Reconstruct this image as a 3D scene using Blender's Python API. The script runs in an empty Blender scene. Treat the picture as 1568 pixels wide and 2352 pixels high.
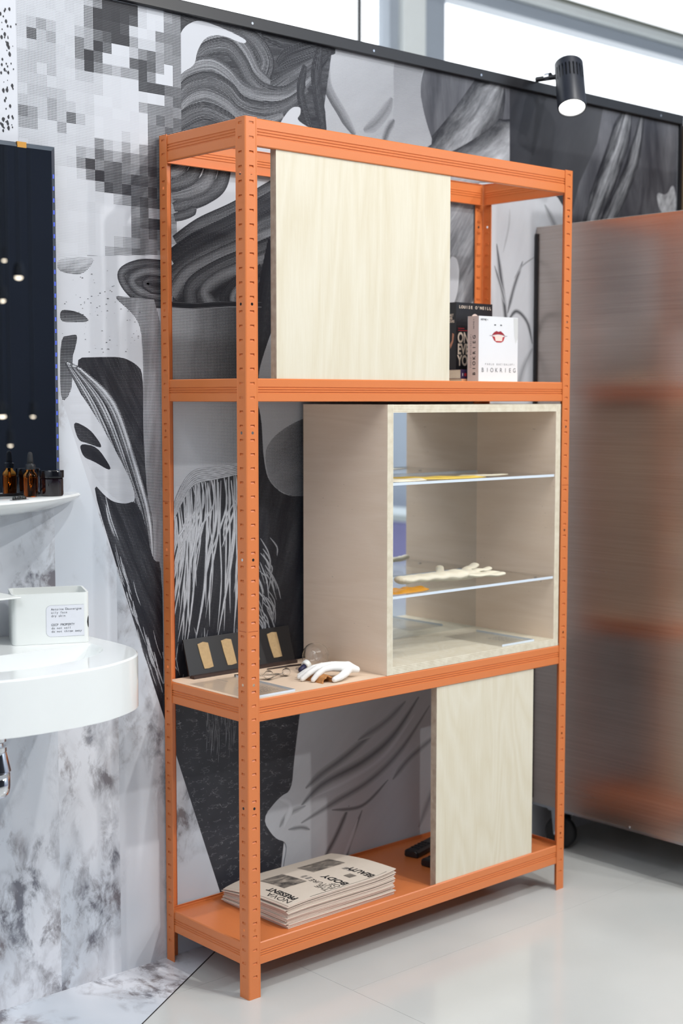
import bpy, bmesh, math, random
from mathutils import Vector, Matrix
from mathutils.geometry import tessellate_polygon
R = random.Random(7)

# ------------------------------------------------------------------ camera
CAM = Vector((-1.74489, -2.23166, 1.24316)); YAW, PITCH, ROLL, FPX = 0.730948, 0.080106, 0.000388, 3234.65
sc = bpy.context.scene
COL = sc.collection
_fw = Vector((math.sin(YAW), math.cos(YAW), 0)); _rt = Vector((math.cos(YAW), -math.sin(YAW), 0)); _up = Vector((0, 0, 1))
_f2 = _fw * math.cos(PITCH) - _up * math.sin(PITCH); _u2 = _up * math.cos(PITCH) + _fw * math.sin(PITCH)
_r3 = _rt * math.cos(ROLL) + _u2 * math.sin(ROLL); _u3 = _u2 * math.cos(ROLL) - _rt * math.sin(ROLL)
cam_d = bpy.data.cameras.new('camera'); cam = bpy.data.objects.new('camera', cam_d); COL.objects.link(cam)
m = Matrix((( _r3.x, _u3.x, -_f2.x, CAM.x), (_r3.y, _u3.y, -_f2.y, CAM.y), (_r3.z, _u3.z, -_f2.z, CAM.z), (0, 0, 0, 1)))
cam.matrix_world = m
cam_d.sensor_fit = 'VERTICAL'; cam_d.sensor_height = 36.0; cam_d.lens = FPX / 2352 * 36.0
cam_d.clip_start = 0.05; cam_d.clip_end = 200
cam_d.dof.use_dof = True; cam_d.dof.focus_distance = 2.9; cam_d.dof.aperture_fstop = 3.2
sc.camera = cam

# ------------------------------------------------------------------ world, lights, exposure
sc.view_settings.view_transform = 'Standard'; sc.view_settings.look = 'None'
sc.view_settings.gamma = 1.0; sc.view_settings.use_curve_mapping = False
sc.view_settings.exposure = -0.5
cy = sc.cycles; cy.max_bounces = 8; cy.diffuse_bounces = 3; cy.glossy_bounces = 5; cy.transmission_bounces = 8; cy.transparent_max_bounces = 8
cy.caustics_refractive = False; cy.blur_glossy = 0.5; cy.sample_clamp_indirect = 6.0; cy.adaptive_threshold = 0.02
wd = bpy.data.worlds.new('overcast_sky'); sc.world = wd; wd.use_nodes = True
bg = wd.node_tree.nodes['Background']; bg.inputs['Color'].default_value = (0.93, 0.97, 1.0, 1); bg.inputs['Strength'].default_value = 3.2

def area_light(name, loc, target, size, power, color=(1, 1, 1), shape='DISK', size_y=None, spread=None):
    d = bpy.data.lights.new(name, 'AREA'); d.shape = shape; d.size = size; d.energy = power; d.color = color
    if size_y: d.size_y = size_y
    if spread: d.spread = spread
    o = bpy.data.objects.new(name, d); COL.objects.link(o); o.location = loc
    o.rotation_euler = (Vector(target) - Vector(loc)).to_track_quat('-Z', 'Y').to_euler()
    return o
area_light('hall_spot_right', (2.32, -4.0, 3.1), (0.5, 0.1, 0.7), 0.10, 54, (1.0, 0.97, 0.93))
area_light('hall_spot_front', (1.35, -3.0, 3.7), (0.3, 0.1, 0.6), 0.10, 76, (1.0, 0.97, 0.93))
area_light('hall_spot_steep', (0.6, -1.75, 4.3), (0.1, 0.1, 0.5), 0.10, 62, (1.0, 0.98, 0.95))
area_light('hall_spot_rear', (1.95, 0.95, 5.0), (0.5, -0.4, 0.0), 0.3, 60, (0.96, 0.98, 1.0))
area_light('ceiling_fill', (-0.6, -2.4, 5.0), (-0.6, -2.4, 0), 4.0, 38, (0.95, 0.98, 1.0), 'RECTANGLE', 3.0)  # added soft overhead fill, not a known ceiling fitting
area_light('front_fill', (0.0, -4.0, 4.8), (0.4, 0.2, 0.9), 4.0, 62, (0.99, 0.985, 0.97), 'RECTANGLE', 1.2)  # added frontal fill from behind the camera for the cabinet inside
area_light('side_fill', (-3.3, -2.6, 3.9), (0.4, 0.1, 0.9), 2.0, 34, (0.94, 0.97, 1.0), 'RECTANGLE', 1.8)  # added side fill for the cabinet interior and left faces
area_light('left_wall_wash_fill', (-3.1, -2.2, 4.9), (-4.3, -2.2, 1.4), 3.0, 130, (0.98, 0.985, 0.98), 'RECTANGLE', 1.0)  # added wash that makes the left wall bounce fill
area_light('right_wall_wash_fill', (5.2, -5.2, 4.9), (6.2, -5.6, 1.0), 2.0, 300, (0.9, 0.95, 1.0), 'RECTANGLE', 2.0)  # added wash to brighten the right wall in the cabinet mirror

# ------------------------------------------------------------------ constants
WY = 0.303                       # wall plane
RW, RD, RH = 1.018, 0.2975, 1.8  # rack width, depth, height

def ray(x, y): return _f2 + _r3 * ((x - 784) / FPX) + _u3 * ((1176 - y) / FPX)
def wp(x, y, Y=WY):              # point of the printed wall plane (X, Z in metres)
    d = ray(x, y); t = (Y - CAM.y) / d.y; p = CAM + d * t
    return (p.x, p.z)

# ------------------------------------------------------------------ helpers
def lin(c):
    c = c / 255.0
    return c / 12.92 if c <= 0.04045 else ((c + 0.055) / 1.055) ** 2.4
def rgb(r, g, b): return (lin(r), lin(g), lin(b), 1.0)

class MB:
    def __init__(s): s.v = []; s.f = []; s.mi = []
    def quad(s, pts, mi=0):
        n = len(s.v); s.v += [tuple(p) for p in pts]; s.f.append(tuple(range(n, n + len(pts)))); s.mi.append(mi); return s
    def box(s, x0, x1, y0, y1, z0, z1, mi=0, faces=None):
        n = len(s.v)
        s.v += [(x0, y0, z0), (x1, y0, z0), (x1, y1, z0), (x0, y1, z0), (x0, y0, z1), (x1, y0, z1), (x1, y1, z1), (x0, y1, z1)]
        fs = [(0, 3, 2, 1), (4, 5, 6, 7), (0, 1, 5, 4), (1, 2, 6, 5), (2, 3, 7, 6), (3, 0, 4, 7)]  # bottom top front right back left
        for k, f in enumerate(fs):
            s.f.append(tuple(n + i for i in f)); s.mi.append(faces[k] if faces else mi)
        return s
    def prism(s, poly, z0, z1, mi=0, side=None):
        n = len(s.v); k = len(poly)
        s.v += [(x, y, z0) for x, y in poly] + [(x, y, z1) for x, y in poly]
        s.f.append(tuple(range(n + k - 1, n - 1, -1))); s.mi.append(mi)
        s.f.append(tuple(range(n + k, n + 2 * k))); s.mi.append(mi)
        for i in range(k):
            j = (i + 1) % k
            s.f.append((n + i, n + j, n + k + j, n + k + i)); s.mi.append(mi if side is None else side)
        return s
    def lathe(s, prof, seg=32, origin=(0, 0, 0), axis=(0, 0, 1), mi=0):
        q = Vector((0, 0, 1)).rotation_difference(Vector(axis).normalized()); o = Vector(origin)
        n = len(s.v); m_ = len(prof)
        for r, z in prof:
            for i in range(seg):
                a = 2 * math.pi * i / seg
                s.v.append(tuple(o + q @ Vector((r * math.cos(a), r * math.sin(a), z))))
        for j in range(m_ - 1):
            for i in range(seg):
                k = (i + 1) % seg
                s.f.append((n + j * seg + i, n + j * seg + k, n + (j + 1) * seg + k, n + (j + 1) * seg + i)); s.mi.append(mi)
        if prof[0][0] > 1e-6: s.f.append(tuple(n + i for i in range(seg - 1, -1, -1))); s.mi.append(mi)
        if prof[-1][0] > 1e-6: s.f.append(tuple(n + (m_ - 1) * seg + i for i in range(seg))); s.mi.append(mi)
        return s
    def tube(s, pts, r, seg=10, mi=0):
        pts = [Vector(p) for p in pts]; n = len(s.v); m_ = len(pts)
        rr = r if isinstance(r, (list, tuple)) else [r] * m_
        ref = Vector((0.13, 0.31, 0.94)).normalized()
        for j, p in enumerate(pts):
            t = (pts[min(j + 1, m_ - 1)] - pts[max(j - 1, 0)]).normalized()
            a = t.cross(ref).normalized(); b = t.cross(a)
            for i in range(seg):
                w = 2 * math.pi * i / seg
                s.v.append(tuple(p + (a * math.cos(w) + b * math.sin(w)) * rr[j]))
        for j in range(m_ - 1):
            for i in range(seg):
                k = (i + 1) % seg
                s.f.append((n + j * seg + i, n + j * seg + k, n + (j + 1) * seg + k, n + (j + 1) * seg + i)); s.mi.append(mi)
        s.f.append(tuple(n + i for i in range(seg))); s.mi.append(mi)
        s.f.append(tuple(n + (m_ - 1) * seg + i for i in range(seg - 1, -1, -1))); s.mi.append(mi)
        return s
    def build(s, name, mats, parent=None, smooth=False, bevel=0, fix=True):
        me = bpy.data.meshes.new(name); me.from_pydata(s.v, [], s.f)
        mats = mats if isinstance(mats, (list, tuple)) else [mats]
        for m_ in mats: me.materials.append(m_)
        for p, i in zip(me.polygons, s.mi): p.material_index = i; p.use_smooth = bool(smooth)
        if fix:
            b = bmesh.new(); b.from_mesh(me); bmesh.ops.remove_doubles(b, verts=b.verts, dist=1e-6)
            bmesh.ops.recalc_face_normals(b, faces=b.faces); b.to_mesh(me); b.free()
        if smooth and smooth is not True: me.set_sharp_from_angle(angle=math.radians(smooth))
        me.update()
        o = bpy.data.objects.new(name, me); COL.objects.link(o)
        if parent: o.parent = parent
        if bevel:
            md = o.modifiers.new('bevel', 'BEVEL'); md.width = bevel; md.segments = 2; md.limit_method = 'ANGLE'; md.angle_limit = math.radians(40)
        return o

def empty(name, loc=(0, 0, 0), rz=0):
    o = bpy.data.objects.new(name, None); COL.objects.link(o); o.location = loc; o.rotation_euler = (0, 0, rz)
    o.empty_display_size = 0.05
    return o
def tag(o, label, cat, group=None):
    o['label'] = label; o['category'] = cat
    if group: o['group'] = group
    return o
def struct(o): o['kind'] = 'structure'; return o

# ------------------------------------------------------------------ materials
def new_mat(name):
    m_ = bpy.data.materials.new(name); m_.use_nodes = True; nt = m_.node_tree
    return m_, nt, nt.nodes, nt.links, nt.nodes['Principled BSDF']
def plain(name, col, rough=0.5, metal=0.0, noise=0.03, scale=40, bump=0.0, spec=0.5, coat=0.0, **kw):
    m_, nt, N, L, b = new_mat(name)
    tc = N.new('ShaderNodeTexCoord'); nz = N.new('ShaderNodeTexNoise'); nz.inputs['Scale'].default_value = scale; nz.inputs['Detail'].default_value = 3
    L.new(tc.outputs['Object'], nz.inputs['Vector'])
    mx = N.new('ShaderNodeMix'); mx.data_type = 'RGBA'
    mx.inputs['A'].default_value = tuple(c * (1 - noise) for c in col[:3]) + (1,); mx.inputs['B'].default_value = tuple(min(1, c * (1 + noise)) for c in col[:3]) + (1,)
    L.new(nz.outputs['Fac'], mx.inputs['Factor']); L.new(mx.outputs['Result'], b.inputs['Base Color'])
    b.inputs['Roughness'].default_value = rough; b.inputs['Metallic'].default_value = metal
    b.inputs['Specular IOR Level'].default_value = spec; b.inputs['Coat Weight'].default_value = coat
    if bump:
        bp = N.new('ShaderNodeBump'); bp.inputs['Strength'].default_value = bump; bp.inputs['Distance'].default_value = 0.002
        L.new(nz.outputs['Fac'], bp.inputs['Height']); L.new(bp.outputs['Normal'], b.inputs['Normal'])
    for k, v in kw.items(): b.inputs[k.replace('_', ' ')].default_value = v
    return m_
def mth(N, L, op, a, b=None, c=None, clamp=False):
    n = N.new('ShaderNodeMath'); n.operation = op; n.use_clamp = clamp
    for i, v in enumerate((a, b, c)):
        if v is None: continue
        if isinstance(v, (int, float)): n.inputs[i].default_value = v
        else: L.new(v, n.inputs[i])
    return n.outputs[0]
def ramp(N, L, fac, stops):
    r = N.new('ShaderNodeValToRGB'); cr = r.color_ramp
    while len(cr.elements) < len(stops): cr.elements.new(0.5)
    for e, (p, c) in zip(cr.elements, stops): e.position = p; e.color = c
    L.new(fac, r.inputs['Fac']); return r.outputs['Color']
def mapping(N, L, vec, scale=(1, 1, 1), rot=(0, 0, 0), loc=(0, 0, 0)):
    mp = N.new('ShaderNodeMapping'); mp.inputs['Scale'].default_value = scale; mp.inputs['Rotation'].default_value = rot; mp.inputs['Location'].default_value = loc
    L.new(vec, mp.inputs['Vector']); return mp.outputs['Vector']
def noise(N, L, vec, scale=5, detail=4, rough=0.5, dist=0.0):
    n = N.new('ShaderNodeTexNoise'); n.inputs['Scale'].default_value = scale; n.inputs['Detail'].default_value = detail
    n.inputs['Roughness'].default_value = rough; n.inputs['Distortion'].default_value = dist
    L.new(vec, n.inputs['Vector']); return n.outputs['Fac']

ORANGE = plain('orange_powder_coat', rgb(215, 124, 69), 0.34, noise=0.02, scale=300, bump=0.03)
BLACK = plain('black_satin', rgb(24, 25, 29), 0.42)
RAILBLK = plain('black_anodised', rgb(20, 21, 26), 0.38)
RUBBER = plain('black_rubber', rgb(26, 27, 30), 0.7)
CERAMIC = plain('white_ceramic', rgb(236, 240, 240), 0.12, noise=0.005, coat=0.3)
WHITEPL = plain('white_plastic', rgb(232, 236, 234), 0.4, noise=0.005)
LABELW = plain('label_paper', rgb(226, 229, 236), 0.5, noise=0.005)
PLASTER = plain('white_plaster', rgb(240, 240, 238), 0.75, noise=0.02, scale=120)
MDF = plain('mdf_board', rgb(232, 208, 184), 0.6, noise=0.03, scale=60)
CHROME = plain('chrome', rgb(225, 226, 230), 0.06, metal=1.0, noise=0.0)
STEELD = plain('zinc_plated_steel', rgb(168, 172, 178), 0.25, metal=1.0)
INKTXT = plain('black_ink', rgb(26, 26, 28), 0.6, noise=0.0)
GREYTXT = plain('grey_ink', rgb(70, 74, 82), 0.6, noise=0.0)
NEWSP = plain('newsprint', rgb(216, 204, 190), 0.85, noise=0.03, scale=90)
NEWSE = plain('newsprint_edge', rgb(228, 208, 194), 0.9, noise=0.06, scale=300)
PHOTOG = None
NAVY = plain('navy_rubber', rgb(30, 34, 72), 0.5)
BROWN = plain('brown_cork', rgb(190, 132, 78), 0.8, noise=0.3, scale=220, bump=0.4)
PATCHM = plain('beige_skin_swatch', rgb(186, 158, 116), 0.75, noise=0.16, scale=160, bump=0.4)
DKWOOD = plain('dark_stained_wood', rgb(58, 44, 42), 0.5, noise=0.1)
YELLOW = plain('yellow_latex', rgb(226, 196, 92), 0.45, noise=0.12, scale=60)
AMBERL = plain('amber_latex', rgb(204, 142, 40), 0.4, noise=0.15, scale=60)
LATEX = plain('milky_latex', rgb(232, 226, 206), 0.45, noise=0.06, scale=50)
LATEX.node_tree.nodes['Principled BSDF'].inputs['Subsurface Weight'].default_value = 0.2
LATEX.node_tree.nodes['Principled BSDF'].inputs['Subsurface Radius'].default_value = (0.004, 0.003, 0.002)
HALLDK = plain('dark_hall_cladding', rgb(38, 41, 50), 0.8, noise=0.2, scale=1.0)
HALLCE = plain('hall_ceiling', rgb(70, 73, 78), 0.9)
HALLLT = plain('pale_hall_wall', rgb(206, 214, 226), 0.8)
LILAC = plain('lilac_counter_front', rgb(178, 172, 222), 0.6)
FRAMEW = plain('white_window_frame', rgb(226, 230, 228), 0.4)
FRAMEG = plain('grey_window_frame', rgb(160, 168, 178), 0.35)
FRAMEO = plain('olive_window_frame', rgb(128, 130, 118), 0.5)
BEIGEW = plain('beige_wall', rgb(150, 126, 98), 0.8)
COVERW = plain('white_book_cover', rgb(226, 228, 232), 0.3, noise=0.02, scale=12)
SPINEP = plain('pale_pink_spine', rgb(214, 192, 186), 0.35, noise=0.03)
COVERB = plain('black_book_cover', rgb(30, 29, 33), 0.3)
PAGES = plain('book_pages', rgb(226, 214, 196), 0.85, noise=0.12, scale=400)
REDM = plain('red_print', rgb(176, 44, 54), 0.5); PINKM = plain('pale_pink_print', rgb(238, 214, 204), 0.5)
LIPD = plain('dark_red_print', rgb(150, 34, 46), 0.5)
GREYP = plain('soft_grey_print', rgb(172, 178, 184), 0.5)
PURPLE = plain('purple_spine', rgb(52, 38, 74), 0.4)
PEACH = plain('peach_cover', rgb(226, 168, 130), 0.5)

def emit(name, col, strength):
    m_, nt, N, L, b = new_mat(name)
    b.inputs['Base Color'].default_value = (0, 0, 0, 1); b.inputs['Emission Color'].default_value = col; b.inputs['Emission Strength'].default_value = strength
    nz = N.new('ShaderNodeTexNoise'); nz.inputs['Scale'].default_value = 3
    return m_
LAMPE = emit('lamp_lens_light', (1, 0.97, 0.9, 1), 14.0)
BLUEGLINT = emit('blue_led_glint', (0.10, 0.18, 1, 1), 1.1)
BULBW = emit('warm_bulb_light', (1, 0.8, 0.55, 1), 12.0)

def glass(name, col=(1, 1, 1, 1), rough=0.0, ior=1.45, alpha_mix=0.0):
    m_, nt, N, L, b = new_mat(name)
    b.inputs['Base Color'].default_value = col; b.inputs['Transmission Weight'].default_value = 1.0
    b.inputs['Roughness'].default_value = rough; b.inputs['IOR'].default_value = ior
    if alpha_mix: b.inputs['Alpha'].default_value = 1 - alpha_mix
    return m_
THING = glass('thin_clear_glass', (1, 1, 1, 1), 0.0, 1.45, 0.0)
ACRYL = glass('clear_acrylic', (0.95, 0.97, 0.99, 1), 0.02, 1.3, 0.72)
PLAQ = glass('acrylic_plaque', (0.97, 0.97, 0.98, 1), 0.04, 1.3, 0.8)
ACRYLE = plain('frosted_acrylic_edge', rgb(214, 226, 238), 0.5, noise=0.02)
AMBER = glass('amber_glass', (0.72, 0.30, 0.05, 1), 0.02, 1.2, 0.0)
JARG = plain('dark_jar_glass', rgb(22, 14, 20), 0.08, coat=0.4)
MIRROR = plain('mirror_silver', rgb(232, 236, 238), 0.0, metal=1.0, noise=0.0)
DMIRROR = plain('dark_mirror_silver', rgb(170, 178, 190), 0.0, metal=1.0, noise=0.0)

def plywood(name, light, dark, horiz=False, spots=0.0, amount=1.0):
    m_, nt, N, L, b = new_mat(name)
    tc = N.new('ShaderNodeTexCoord'); v = tc.outputs['Object']
    sc_ = (1.0, 1.0, 7.0) if horiz else (7.0, 7.0, 1.0)
    mv = mapping(N, L, v, sc_)
    n1 = noise(N, L, mv, 1.0, 2, 0.45, 0.7)
    rings = mth(N, L, 'FRACT', mth(N, L, 'MULTIPLY', n1, 11.0))
    tri = mth(N, L, 'ABSOLUTE', mth(N, L, 'SUBTRACT', rings, 0.5))
    n2 = noise(N, L, mapping(N, L, v, (6, 6, 90) if horiz else (90, 90, 6)), 3, 3)
    fac = mth(N, L, 'ADD', mth(N, L, 'MULTIPLY', tri, 0.55 * amount), mth(N, L, 'MULTIPLY', n2, 0.45 * amount))
    fac = mth(N, L, 'ADD', fac, mth(N, L, 'MULTIPLY', noise(N, L, v, 3.0, 2), 0.3), clamp=True)
    col = ramp(N, L, fac, [(0.1, light), (0.95, dark)])
    if spots:
        s_ = noise(N, L, mapping(N, L, v, (40, 40, 200)), 1.3, 2, 0.6)
        sp = mth(N, L, 'GREATER_THAN', s_, 0.76)
        mx = N.new('ShaderNodeMix'); mx.data_type = 'RGBA'; L.new(mth(N, L, 'MULTIPLY', sp, spots), mx.inputs['Factor'])
        L.new(col, mx.inputs['A']); mx.inputs['B'].default_value = rgb(110, 86, 66); col = mx.outputs['Result']
    L.new(col, b.inputs['Base Color']); b.inputs['Roughness'].default_value = 0.55
    return m_
PLYF = plywood('birch_plywood_face', rgb(226, 221, 205), rgb(208, 197, 170), False, 0.0, 0.95)
PLYS = plywood('birch_plywood_side', rgb(240, 220, 200), rgb(224, 200, 175), True, 0.5, 0.8)
def ply_edge(name, axis, c1, c2):
    m_, nt, N, L, b = new_mat(name)
    tc = N.new('ShaderNodeTexCoord'); sx = N.new('ShaderNodeSeparateXYZ'); L.new(tc.outputs['Object'], sx.inputs[0])
    w = mth(N, L, 'SINE', mth(N, L, 'MULTIPLY', sx.outputs[axis], 2 * math.pi / 0.0036))
    nz = noise(N, L, tc.outputs['Object'], 60, 3)
    f = mth(N, L, 'ADD', mth(N, L, 'MULTIPLY', w, 0.35), nz, clamp=True)
    L.new(ramp(N, L, f, [(0.15, c1), (0.8, c2)]), b.inputs['Base Color']); b.inputs['Roughness'].default_value = 0.7
    return m_
EDGEY = ply_edge('plywood_edge_across_depth', 1, rgb(146, 122, 104), rgb(200, 184, 164))
EDGEX = ply_edge('plywood_edge_across_width', 0, rgb(196, 184, 160), rgb(232, 226, 208))
EDGEZ = ply_edge('plywood_edge_across_height', 2, rgb(196, 184, 160), rgb(232, 226, 208))

def marble(name, strips):
    m_, nt, N, L, b = new_mat(name)
    tc = N.new('ShaderNodeTexCoord'); sx = N.new('ShaderNodeSeparateXYZ'); L.new(tc.outputs['Object'], sx.inputs[0])
    v = tc.outputs['Object']; shade = None
    if strips:
        k = mth(N, L, 'FLOOR', mth(N, L, 'DIVIDE', mth(N, L, 'ADD', sx.outputs[0], 5.0), 0.148))
        cb = N.new('ShaderNodeCombineXYZ'); L.new(sx.outputs[0], cb.inputs[0]); L.new(sx.outputs[2], cb.inputs[2]); L.new(mth(N, L, 'MULTIPLY', k, 0.37), cb.inputs[1])
        v = cb.outputs[0]
        wn = N.new('ShaderNodeTexWhiteNoise'); wn.noise_dimensions = '1D'; L.new(k, wn.inputs['W']); shade = wn.outputs['Value']
        rot = mapping(N, L, v, (1.0, 1, 0.6), (0, 0.45, 0))
    else:
        rot = mapping(N, L, v, (1.0, 0.8, 1), (0, 0, 0.7))
    mask = noise(N, L, rot, 5.0, 3, 0.55, 0.3)
    fine = noise(N, L, rot, 24, 6, 0.68, 0.35)
    vein = mth(N, L, 'ABSOLUTE', mth(N, L, 'SUBTRACT', noise(N, L, rot, 6.0, 5, 0.6, 0.6), 0.5))
    a = mth(N, L, 'MULTIPLY', mth(N, L, 'SUBTRACT', mask, 0.44, clamp=True), 6.5, clamp=True)
    bl = mth(N, L, 'MULTIPLY', mth(N, L, 'SUBTRACT', fine, 0.47, clamp=True), 6.5, clamp=True)
    ve = mth(N, L, 'SUBTRACT', 1.0, mth(N, L, 'MULTIPLY', vein, 14.0, clamp=True), clamp=True)
    dark = mth(N, L, 'ADD', mth(N, L, 'MULTIPLY', a, bl), mth(N, L, 'MULTIPLY', mth(N, L, 'MULTIPLY', ve, a), 0.35), clamp=True)
    base = ramp(N, L, noise(N, L, rot, 4.0, 2), [(0.35, rgb(196, 204, 214)), (0.62, rgb(226, 229, 236))])
    mx = N.new('ShaderNodeMix'); mx.data_type = 'RGBA'; L.new(mth(N, L, 'MULTIPLY', dark, 0.88), mx.inputs['Factor']); L.new(base, mx.inputs['A'])
    dk = ramp(N, L, noise(N, L, rot, 9, 2), [(0.4, rgb(86, 88, 100)), (0.65, rgb(116, 100, 98))]); L.new(dk, mx.inputs['B'])
    col = mx.outputs['Result']
    if shade is not None:
        hs = N.new('ShaderNodeHueSaturation'); L.new(col, hs.inputs['Color']); L.new(mth(N, L, 'MULTIPLY_ADD', shade, 0.10, 0.92), hs.inputs['Value']); col = hs.outputs['Color']
    L.new(col, b.inputs['Base Color']); b.inputs['Roughness'].default_value = 0.42 if strips else 0.3
    return m_
MARBLEW = marble('marble_print_wall', True)
MARBLEF = marble('marble_print_floor', False)

def floor_mat():
    m_, nt, N, L, b = new_mat('pale_floor_laminate')
    tc = N.new('ShaderNodeTexCoord'); v = tc.outputs['Object']
    L.new(ramp(N, L, noise(N, L, v, 2.0, 3), [(0.3, rgb(192, 195, 194)), (0.7, rgb(206, 208, 206))]), b.inputs['Base Color'])
    L.new(mth(N, L, 'MULTIPLY_ADD', noise(N, L, v, 9, 4), 0.08, 0.10), b.inputs['Roughness'])
    return m_
FLOORM = floor_mat()
GAPM = plain('dark_joint', rgb(70, 72, 72), 0.9)

def brushed():
    m_, nt, N, L, b = new_mat('brushed_steel_sheet')
    tc = N.new('ShaderNodeTexCoord'); v = tc.outputs['Object']
    st = noise(N, L, mapping(N, L, v, (1, 1.2, 260)), 2.0, 4, 0.7)
    big = noise(N, L, mapping(N, L, v, (1, 0.6, 9)), 1.6, 2)
    L.new(ramp(N, L, st, [(0.3, rgb(176, 165, 158)), (0.7, rgb(196, 187, 180))]), b.inputs['Base Color'])
    b.inputs['Metallic'].default_value = 1.0
    L.new(mth(N, L, 'MULTIPLY_ADD', big, 0.08, 0.22), b.inputs['Roughness'])
    tg = N.new('ShaderNodeTangent'); tg.direction_type = 'RADIAL'; tg.axis = 'Z'; L.new(tg.outputs[0], b.inputs['Tangent']); b.inputs['Anisotropic'].default_value = 0.75
    bp = N.new('ShaderNodeBump'); bp.inputs['Strength'].default_value = 0.08; bp.inputs['Distance'].default_value = 0.0006
    L.new(st, bp.inputs['Height']); L.new(bp.outputs['Normal'], b.inputs['Normal'])
    return m_
BRUSHED = brushed()

# printed mural ink: vertex colour r = tone, g = strand contrast, b = halftone amount; uv = flow coordinates of the strands
def ink_mat():
    m_, nt, N, L, b = new_mat('mural_print_ink')
    at = N.new('ShaderNodeVertexColor'); at.layer_name = 'ink'
    sp = N.new('ShaderNodeSeparateColor'); L.new(at.outputs['Color'], sp.inputs[0])
    tone, amp, half = sp.outputs[0], sp.outputs[1], sp.outputs[2]
    uv = N.new('ShaderNodeUVMap'); uv.uv_map = 'flow'
    s1 = noise(N, L, mapping(N, L, uv.outputs[0], (1, 1, 1)), 1.0, 5, 0.72, 0.15)
    t2 = mth(N, L, 'ADD', tone, mth(N, L, 'MULTIPLY', mth(N, L, 'SUBTRACT', s1, 0.5), mth(N, L, 'MULTIPLY', amp, 3.2)), clamp=True)
    tc = N.new('ShaderNodeTexCoord'); sx = N.new('ShaderNodeSeparateXYZ')
    L.new(mapping(N, L, tc.outputs['Object'], (1, 1, 1), (0, math.radians(45), 0)), sx.inputs[0])
    k = 2 * math.pi / 0.0046
    h = mth(N, L, 'MULTIPLY', mth(N, L, 'SINE', mth(N, L, 'MULTIPLY', sx.outputs[0], k)), mth(N, L, 'SINE', mth(N, L, 'MULTIPLY', sx.outputs[2], k)))
    d = mth(N, L, 'ADD', mth(N, L, 'MULTIPLY', mth(N, L, 'SUBTRACT', t2, 0.5), 2.25), mth(N, L, 'MULTIPLY', h, 0.85))
    dots = mth(N, L, 'MULTIPLY_ADD', d, 1.6, 0.5, clamp=True)
    mx = N.new('ShaderNodeMix'); mx.data_type = 'FLOAT'; L.new(half, mx.inputs['Factor']); L.new(t2, mx.inputs['A']); L.new(dots, mx.inputs['B'])
    sr = mth(N, L, 'POWER', mx.outputs['Result'], 1.6)   # tone values are perceptual
    L.new(ramp(N, L, sr, [(0.0, rgb(26, 28, 37)), (1.0, rgb(204, 208, 216))]), b.inputs['Base Color'])
    b.inputs['Roughness'].default_value = 0.5; b.inputs['Specular IOR Level'].default_value = 0.3
    return m_
INK = ink_mat()
def leather_mat():
    m_, nt, N, L, b = new_mat('mural_dark_crackle_print')
    tc = N.new('ShaderNodeTexCoord'); v = mapping(N, L, tc.outputs['Object'], (1, 1, 3.0))
    vo = N.new('ShaderNodeTexVoronoi'); vo.feature = 'DISTANCE_TO_EDGE'; vo.inputs['Scale'].default_value = 75; L.new(v, vo.inputs['Vector'])
    edge = mth(N, L, 'LESS_THAN', vo.outputs['Distance'], 0.022)
    f = mth(N, L, 'MULTIPLY', edge, mth(N, L, 'GREATER_THAN', noise(N, L, mapping(N, L, tc.outputs['Object'], (40, 40, 90)), 1, 3), 0.55))
    f = mth(N, L, 'ADD', mth(N, L, 'MULTIPLY', f, 0.4), mth(N, L, 'MULTIPLY', noise(N, L, tc.outputs['Object'], 14, 3), 0.06), clamp=True)
    L.new(ramp(N, L, f, [(0.0, rgb(30, 33, 44)), (1.0, rgb(196, 200, 206))]), b.inputs['Base Color']); b.inputs['Roughness'].default_value = 0.5
    return m_
LEATHER = leather_mat()
def slate_mat():
    m_, nt, N, L, b = new_mat('mural_dark_cloud_print')
    tc = N.new('ShaderNodeTexCoord'); v = tc.outputs['Object']
    at = N.new('ShaderNodeVertexColor'); at.layer_name = 'ink'
    sp = N.new('ShaderNodeSeparateColor'); L.new(at.outputs['Color'], sp.inputs[0])
    c1 = noise(N, L, mapping(N, L, v, (9, 1, 2.2), (0, -0.5, 0)), 1.0, 5, 0.6, 0.6)
    c2 = noise(N, L, mapping(N, L, v, (60, 1, 12), (0, -0.5, 0)), 1.0, 4, 0.7, 0.3)
    s_ = mth(N, L, 'MULTIPLY', mth(N, L, 'MULTIPLY_ADD', c1, 1.5, -0.5, clamp=True), mth(N, L, 'MULTIPLY_ADD', c2, 0.9, 0.35))
    f = mth(N, L, 'ADD', mth(N, L, 'MULTIPLY', s_, sp.outputs[1]), sp.outputs[0], clamp=True)
    L.new(ramp(N, L, f, [(0.0, rgb(42, 44, 54)), (0.5, rgb(120, 122, 130)), (1.0, rgb(216, 219, 226))]), b.inputs['Base Color']); b.inputs['Roughness'].default_value = 0.5
    return m_
SLATE = slate_mat()
def photo_mat():
    m_, nt, N, L, b = new_mat('halftone_photo_print')
    tc = N.new('ShaderNodeTexCoord')
    L.new(ramp(N, L, noise(N, L, mapping(N, L, tc.outputs['Object'], (20, 26, 1)), 1.6, 4, 0.6, 0.8), [(0.3, rgb(56, 52, 50)), (0.5, rgb(120, 112, 104)), (0.72, rgb(190, 178, 164))]), b.inputs['Base Color'])
    b.inputs['Roughness'].default_value = 0.9
    return m_
PHOTOG = photo_mat()

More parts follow.
